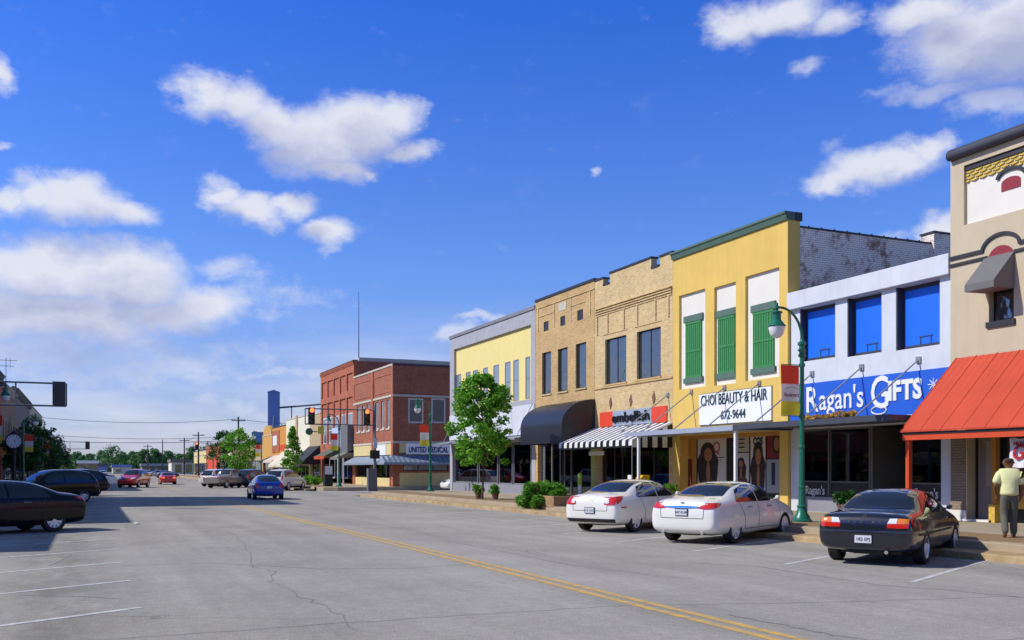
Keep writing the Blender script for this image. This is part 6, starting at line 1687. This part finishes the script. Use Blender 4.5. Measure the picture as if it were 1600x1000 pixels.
def pot(loc, label, seed, m_, fl=None, s=1):
    r0 = empty('potted_plant', loc, 0, label, 'potted plant'); q = MB(); q.lathe([(.15*s, 0), (.2*s, .3*s), (.22*s, .3*s), (.22*s, .35*s), (.18*s, .35*s), (.17*s, .28*s)], n=14); q.build('pot', M['brownb'], r0)
    rnd = random.Random(seed); q = MB(); pts = [((rnd.uniform(-.2, .2)*s, rnd.uniform(-.2, .2)*s, (.4+rnd.uniform(0, .35))*s), .16*s, 1) for k in range(16)]
    leaf_cloud(q, rnd, pts, .12*s, 45); q.build('leaves', m_, r0, normals=False)
    if fl:
        q = MB()
        for k in range(14): q.lathe([(0, -.03), (.035, 0), (0, .03)], (rnd.uniform(-.25, .25), rnd.uniform(-.25, .25), rnd.uniform(.6, .85)*s), 6)
        q.build('blooms', fl, r0)
pot((22.2, Yp(1318, 22.2), SW), 'dark leafy potted plant under the gift shop window', 41, M['leaf_dk'], None, 1.0)
pot((21.9, Yp(1038, 21.9), SW), 'potted plant by the yellow pillar, between the white sedans', 42, M['leaf_bush'], None, 1.05)
pot((22.0, Yp(1047, 22.0), SW), 'pot of red blooms at the foot of the yellow building', 43, M['leaf'], M['redvent'], 1.0)
pot((17.9, 42.7, SW), 'small green potted plant at the foot of the leafy street tree, near side', 44, M['leaf_bush'], None, .9)
pot((17.6, 44.1, SW), 'small green potted plant at the foot of the leafy street tree, far side', 45, M['leaf_bush'], None, .9)
rnd = random.Random(50); q = MB(); pts = []
for k in range(60):
    px = rnd.uniform(1256, 1336); X = rnd.uniform(20.62, 21.0); pts.append(((X, Yp(px, X), ZC+.05+rnd.uniform(0, .14)*(1 if px > 1300 else .5)), .09, 1))
leaf_cloud(q, rnd, pts, .08, 40); w_ = q.build('dry_weeds', M['dry'], None, normals=False); tag(w_, 'dry golden weeds and needles lying on the gift shop canopy', 'weeds', kind='stuff')

# ------------------------------------------------------------------ small street things
r0 = empty('newspaper_box', (21.4, Yp(1004, 21.4), SW), 0, 'bright yellow newspaper box by the white canopy post', 'newspaper box')
yb = mat('news_yellow', C('#f0b81e', .95), .5); q = MB(); q.box(-.22, .22, -.22, .22, .45, 1.1); q.prism([(-.22, -.22, 1.1), (.22, -.22, 1.1), (.22, -.22, 1.22), (-.1, -.22, 1.22)], (0, .44, 0)); q.build('box', yb, r0, bevel=.015)
q = MB(); q.lathe([(.16, 0), (.16, .03), (.03, .05), (.03, .45)], n=10); q.build('pedestal', M['black'], r0); q = MB(); q.box(-.235, -.222, -.16, .16, .7, 1.02); q.build('window', M['carglass'], r0)
r0 = empty('small_sign_post', (21.2, Yp(985, 21.2), SW), 0, 'small white and red sign on a short post before the striped awning shop', 'sign'); q = MB(); q.box(-.02, .02, -.02, .02, 0, .95); q.build('post', M['steel'], r0); q = MB(); q.box(-.045, -.021, -.15, .15, .92, 1.22); q.build('panel', M['white'], r0); q = MB(); q.box(-.05, -.022, -.15, .15, .84, .918); q.build('red_strip', M['redvent'], r0)
r0 = empty('litter_bin', (18.5, 80.8, SW), 0, 'dark green litter bin with a white notice beside the signal corner', 'litter bin'); q = MB(); q.box(-.35, .35, -.35, .35, 0, 1.15); q.build('bin_body', sig_dk, r0, bevel=.04); q = MB(); q.box(-.3, .3, -.37, -.352, 1.0, 1.7); q.build('notice', M['white'], r0); q = MB(); q.box(-.3, .3, -.35, .3, 1.151, 1.7); q.build('hood', sig_dk, r0)
r0 = empty('marker_post', (21.9, Yp(906, 21.9), SW), 0, 'slim white and lime post beside the planter before the orange shop wall', 'post'); q = MB(); q.lathe([(.08, 0), (.09, .7)], n=12); q.build('body', M['white'], r0, smooth=True); q = MB(); q.lathe([(.11, .7), (.11, 1.2), (.06, 1.28)], n=12); q.build('lid', mat('lime_plastic', C('#a4d03a', .9), .5), r0, smooth=True)
for k, (px, py, lb) in enumerate(((212, 820, 'scrap of white paper lying in the left lane'), (858, 797.5, 'scrap of white paper in the gutter by the planter'), (766, 794, 'crumpled white paper in the gutter below the street tree'))):
    x, y = G(px, py); q = MB(); rr = random.Random(k)
    q.add([(x+rr.uniform(-.12, .12)+.1*cos(2*pi*i/7), y+.1*sin(2*pi*i/7), .006+rr.uniform(0, .07)) for i in range(7)]+[(x, y, .09)], [(i, (i+1) % 7, 7) for i in range(7)])
    tag(q.build('paper_scrap', M['white'], None), lb, 'litter')

# ------------------------------------------------------------------ skyline things
Yt = 300; Xt = Yt*tan(atan((428-800)/1500)+YAW)
r0 = empty('grain_tower', (Xt, Yt, -.06), R_(-12), 'tall blue sheet-metal grain elevator tower on the skyline', 'tower')
bt = mat('blue_metal_siding', C('#7c90cc', 1), .5, var=.12, scale=.3)
q = MB(); q.box(-1.75, 1.75, -1.75, 1.75, 0, 25.3); q.build('shaft', bt, r0)
q = MB(); q.prism([(-2.0, -1.9, 25.3), (1.85, -1.9, 25.3), (0, -1.9, 25.95)], (0, 3.8, 0)); q.build('roof', bt, r0)
q = MB(); q.tube([(-.6, -1.85, 9), (.0, -1.85, 18)], .15, 6); q.box(-1.79, -1.751, -.6, .6, 3, 24); q.build('spout', M['steel'], r0)
q = MB(); q.box(-6.5, -2.2, -2, 2, 0, 13); q.build('annex', bt, r0)
r0 = empty('conveyor_bridge', (Xt+1.9, Yt+.5, 0), 0, 'thin elevated grain conveyor running right from the blue tower', 'conveyor')
q = MB(); q.tube([(0, 0, 20.6), (12.5, -8, 21.6)], .28, 8); q.build('tube', M['greysid'], r0)
q = MB()
for x in (3.2, 12.4): q.tube([(x, -x*.64, 0), (x, -x*.64, 20.8)], .16, 6)
q.tube([(3.2, -2, 14), (6.5, -2, 9)], .12, 5); q.tube([(0, -.3, 16), (5.5, -3, 8)], .1, 5); q.build('trestle', M['greysid'], r0)
q = MB(); X = 140*tan(atan((560.5-800)/1500)+YAW); q.tube([(X, 140, 0), (X, 140, 18), (X, 140, 28)], [.12, .09, .035], 6); tag(q.build('radio_mast', M['greysid'], None), 'very thin radio mast rising behind the red brick buildings', 'mast')
def upole(px, Y, top, label, arm=True):
    X = Y*tan(atan((px-800)/1500)+YAW); zc = X*TS+Y*TC; h = 1.8+(732-top)*zc/1500
    r0 = empty('utility_pole', (X, Y, -.06), 0, label, 'utility pole', 'wooden utility poles')
    q = MB(); q.tube([(0, 0, 0), (0, 0, h+.06)], [.2, .13], 8); q.build('pole', M['woodpole'], r0, smooth=True)
    if arm:
        q = MB(); q.box(-1.2, 1.2, -.06, .06, h-.7, h-.55); q.build('crossarm', M['woodpole'], r0)
        q = MB()
        for x in (-1.1, -.6, .6, 1.1): q.lathe([(.05, 0), (.06, .12), (.03, .18)], (x, 0, h-.55), 6)
        q.build('insulator', M['steel'], r0)
    return Vector((X, Y, h))
p1 = upole(372.5, 176, 651, 'utility pole above the round street tree'); p2 = upole(20, 176, 672, 'utility pole hidden behind the left row')
p3 = upole(288, 250, 684, 'utility pole right of the distant red car'); p4 = upole(231, 300, 694, 'utility pole with a clear crossarm amid the far trees')
p5 = upole(310, 210, 675, 'utility pole beside the far signal'); p6 = upole(254, 340, 687, 'thin far utility pole behind the red vehicle', False); p7 = upole(270, 360, 706, 'short far utility pole between the tree crowns')
p8 = upole(510, 182, 658, 'utility pole behind the old brick building')
def wire(a, b, sag, r, label):
    q = MB(); n = 16; q.tube([a.lerp(b, k/n)-Vector((0, 0, sag*4*(k/n)*(1-k/n))) for k in range(n+1)], r, 4)
    tag(q.build('overhead_wire', M['blacktrim'], None), label, 'wire', 'overhead wires between utility poles')
wire(Vector((p2.x, p2.y, p1.z-.4)), p1-Vector((0, 0, .4)), 1.0, .035, 'highest overhead wire crossing the street before the tower')
wire(p1-Vector((0, 0, .4)), p8, .6, .03, 'overhead wire running right from the pole above the round tree')
wire(Vector((p2.x, 178, p1.z-3.2)), Vector((p1.x, 178, p1.z-3.4)), .8, .03, 'second overhead wire crossing the street, below the highest')
wire(Vector((p2.x, 180, p1.z-4.4)), Vector((p1.x, 180, p1.z-4.1)), .5, .045, 'lowest and thickest overhead wire crossing the street')
wire(p5-Vector((0, 0, .4)), p3-Vector((0, 0, .4)), .6, .03, 'distant wire between the two poles right of the red car')
# aerials on the left skyline
for x, y, z0, h, lb in ((-9.6, 110, 9.6, 5.2, 'thin roof aerial at the left edge'), (-9.4, 133, 10.4, 5.0, 'roof aerial seen above the left mast arm')):
    r0 = empty('roof_aerial', (x, y, z0), 0, lb, 'aerial'); q = MB(); q.tube([(0, 0, 0), (0, 0, h)], .04, 5); q.tube([(-1.2, 0, h-.3), (1.2, 0, h-.3)], .03, 4); q.tube([(-.9, 0, h-1.0), (.9, 0, h-1.0)], .03, 4); q.tube([(.45, 0, h-1.3), (.45, 0, h)], .02, 4); q.build('mast', M['greysid'], r0)
# low far buildings at the street end
def shed(x0, x1, y, h, m_, rm, label):
    r0 = empty('far_building', ((x0+x1)/2, y, 0), 0, label, 'building')
    w_ = x1-x0; q = MB(); q.box(-w_/2, w_/2, 0, 12, -.05, h); q.build('wall', m_, r0)
    q = MB(); q.box(-w_/2-.3, w_/2+.3, -.4, 12.3, h+.002, h+.9); q.build('roof', rm, r0)
    q = MB()
    for k in range(int(w_/3)): q.box(-w_/2+1+3*k, -w_/2+2.8+3*k, -.02, -.001, .6, h-.6)
    q.build('window', M['pane'], r0)
def XatY(px, Y): return Y*tan(atan((px-800)/1500)+YAW)
shed(XatY(121, 330), XatY(153, 330), 330, 3.4, tan_b, M['white'], 'low building with a bright white fascia at the far left end')
shed(XatY(153, 345), XatY(168, 345), 345, 2.6, bt, M['greysid'], 'small blue shed beside the white-fascia building')
shed(XatY(222, 350), XatY(262, 350), 350, 2.6, grey_st, M['steel'], 'long low grey shed behind the distant red car')
shed(XatY(268, 300), XatY(302, 300), 300, 3.6, palew, mat('rust_roof', C('#8d7a74', .8), .8), 'pale warehouse with a shallow roof left of the yellow far shop')
shed(XatY(176, 360), XatY(205, 360), 360, 2.2, palew, bt, 'tiny pale shed with a blue roof over the red vehicle')

# ------------------------------------------------------------------ person
def skin(nm, m_, parent, V, Eg, lev=2, rootv=0):
    me = bpy.data.meshes.new(nm); me.from_pydata([v[:3] for v in V], Eg, []); o = bpy.data.objects.new(nm, me); COL.objects.link(o)
    o.modifiers.new('sk', 'SKIN'); me.skin_vertices[0].data
    for i, v in enumerate(V):
        r_ = v[3]; me.skin_vertices[0].data[i].radius = (r_, r_) if not isinstance(r_, tuple) else r_
        me.skin_vertices[0].data[i].use_root = (i == rootv)
    s = o.modifiers.new('su', 'SUBSURF'); s.levels = s.render_levels = lev
    dg = bpy.context.evaluated_depsgraph_get(); dg.update()
    m2 = bpy.data.meshes.new_from_object(o.evaluated_get(dg)); o.modifiers.clear(); o.data = m2
    m2.polygons.foreach_set('use_smooth', [True]*len(m2.polygons)); m2.materials.clear(); m2.materials.append(m_); o.parent = parent
    return o
pr = empty('person', (18.3, 14.75, SW), R_(46), 'man in a pale yellow shirt and grey trousers walking away along the pavement', 'person')
V = []; Eg = []
def v(x, y, z, r, p=None):
    V.append((x, y, z, r)); i = len(V)-1
    if p is not None: Eg.append((p, i))
    return i
pel = v(0, 0, .93, (.15, .12)); ab = v(.01, 0, 1.08, (.14, .11), pel); ch_ = v(.02, 0, 1.27, (.16, .115), ab); nk0 = v(.01, 0, 1.42, (.10, .08), ch_); nk = v(.02, 0, 1.49, .056, nk0)
hd0 = v(.035, .005, 1.56, .088, nk); hd = v(.035, .01, 1.635, (.108, .118), hd0); hd1 = v(.025, .01, 1.705, (.105, .112), hd)
v(.150, .03, 1.61, .012, v(.125, .025, 1.625, .02, hd)); 
for s in (-1, 1): v(.03, s*.128+.01, 1.625, .017, v(.035, s*.105+.01, 1.625, .02, hd))
def hand(w_, d, up, side, flip=1):
    """palm and five bent fingers from wrist vertex w_"""
    W0 = Vector(V[w_][:3]); d = Vector(d).normalized(); sd = Vector(side).normalized(); nr = d.cross(sd)
    p1_ = W0+d*.045; p2_ = W0+d*.085; a = v(*p1_, (.030, .022), w_); b = v(*p2_, (.034, .020), a)
    for k, L_ in ((-1.5, .062), (-.5, .074), (.5, .07), (1.5, .055)):
        q0 = p2_+sd*k*.017+d*.012; i0 = v(*q0, .0095, b); q1 = q0+d*L_*.5+nr*.008*flip; i1 = v(*q1, .0085, i0); q2 = q1+d*L_*.4+nr*.022*flip; v(*q2, .0075, i1)
    q0 = p1_+sd*-.034; i0 = v(*q0, .011, a); q1 = q0+d*.03-sd*.015+nr*.01*flip; i1 = v(*q1, .010, i0); v(*(q1+d*.028+nr*.012*flip), .0085, i1)
# arms: left elbow out with the hand near the pocket, right arm swinging forward
sl = v(.0, .19, 1.385, .058, nk0); el = v(-.07, .285, 1.13, .042, sl); wl = v(.06, .25, .93, .029, el); hand(wl, (.35, -.12, -.9), None, (1, 0, .3))
sr = v(.0, -.19, 1.385, .058, nk0); er = v(-.02, -.25, 1.11, .042, sr); wr = v(.14, -.24, .92, .029, er); hand(wr, (.4, 0, -.9), None, (1, 0, .4), -1)
hl = v(0, .09, .87, .088, pel); kl = v(.02, .10, .47, .062, hl); al = v(-.22, .10, .15, .042, kl); fl = v(-.20, .10, .07, .04, al); v(-.08, .11, .035, .034, fl)
hr = v(0, -.09, .87, .088, pel); kr = v(.10, -.095, .48, .062, hr); ar = v(.12, -.10, .09, .042, kr); fr = v(.13, -.10, .04, .038, ar); v(.26, -.11, .035, .032, fr)
sk = mat('brown_skin', C('#8a5a3c', .8), .5, var=.08)
bodyo = skin('body', sk, pr, V, Eg)
shirt_m = mat('pale_yellow_shirt', C('#e8e6a8', .95), .85, var=.08, scale=9, bump=.5, bscale=12); tr_m = mat('grey_green_trousers', C('#6e6c5c', .8), .9, var=.15, scale=9, bump=.5, bscale=12)
V = []; Eg = []
sm1 = v(0, 0, .89, (.20, .205)); s0 = v(0, 0, .97, (.20, .205), sm1); s1 = v(.005, 0, 1.10, (.195, .20), s0); s2 = v(.01, 0, 1.27, (.20, .205), s1); s3 = v(0, 0, 1.40, (.19, .15), s2); v(.01, 0, 1.50, (.09, .085), s3)
a1 = v(-.01, .17, 1.405, .105, s3); a1b = v(-.035, .24, 1.27, .095, a1); v(-.06, .272, 1.15, .088, a1b); a2 = v(0, -.17, 1.405, .105, s3); a2b = v(-.008, -.225, 1.27, .095, a2); v(-.018, -.245, 1.13, .088, a2b)
skin('shirt', shirt_m, pr, V, Eg)
V = []; Eg = []
tt = v(0, 0, 1.03, (.17, .14)); t0_ = v(0, 0, .93, (.175, .145), tt); t1 = v(0, .09, .84, .108, t0_); t2 = v(.02, .10, .47, .088, t1); v(-.235, .10, .09, .072, t2); t3 = v(0, -.09, .84, .108, t0_); t4 = v(.10, -.095, .48, .088, t3); v(.13, -.10, .04, .078, t4)
skin('trousers', tr_m, pr, V, Eg)
q = MB(); q.lathe([(.175, .935), (.182, .94), (.182, .965), (.175, .97)], n=24); b_ = q.build('belt', M['blackplastic'], pr, smooth=True); b_.scale = (.86, 1.0, 1)
for nm_, x, y, z, rot in (('shoe', -.19, .10, .09, .75), ('shoe', .16, -.10, 0, 0)):
    V = []; Eg = []; a_ = v(-.08, 0, .045, .044); b_ = v(.02, 0, .045, .046, a_); c_ = v(.12, 0, .034, .038, b_); v(.17, 0, .03, .03, c_)
    o = skin(nm_, M['brown_print'], pr, V, Eg); o.location = (x, y, z); o.rotation_euler = (0, rot, 0)
V = []; Eg = []; a0_ = v(-.022, .01, 1.60, (.085, .095)); a_ = v(-.008, .01, 1.66, (.110, .119), a0_); v(.006, .01, 1.722, (.104, .110), a_); skin('hair', mat('cropped_dark_hair', C('#553c2c', .8), .9), pr, V, Eg)
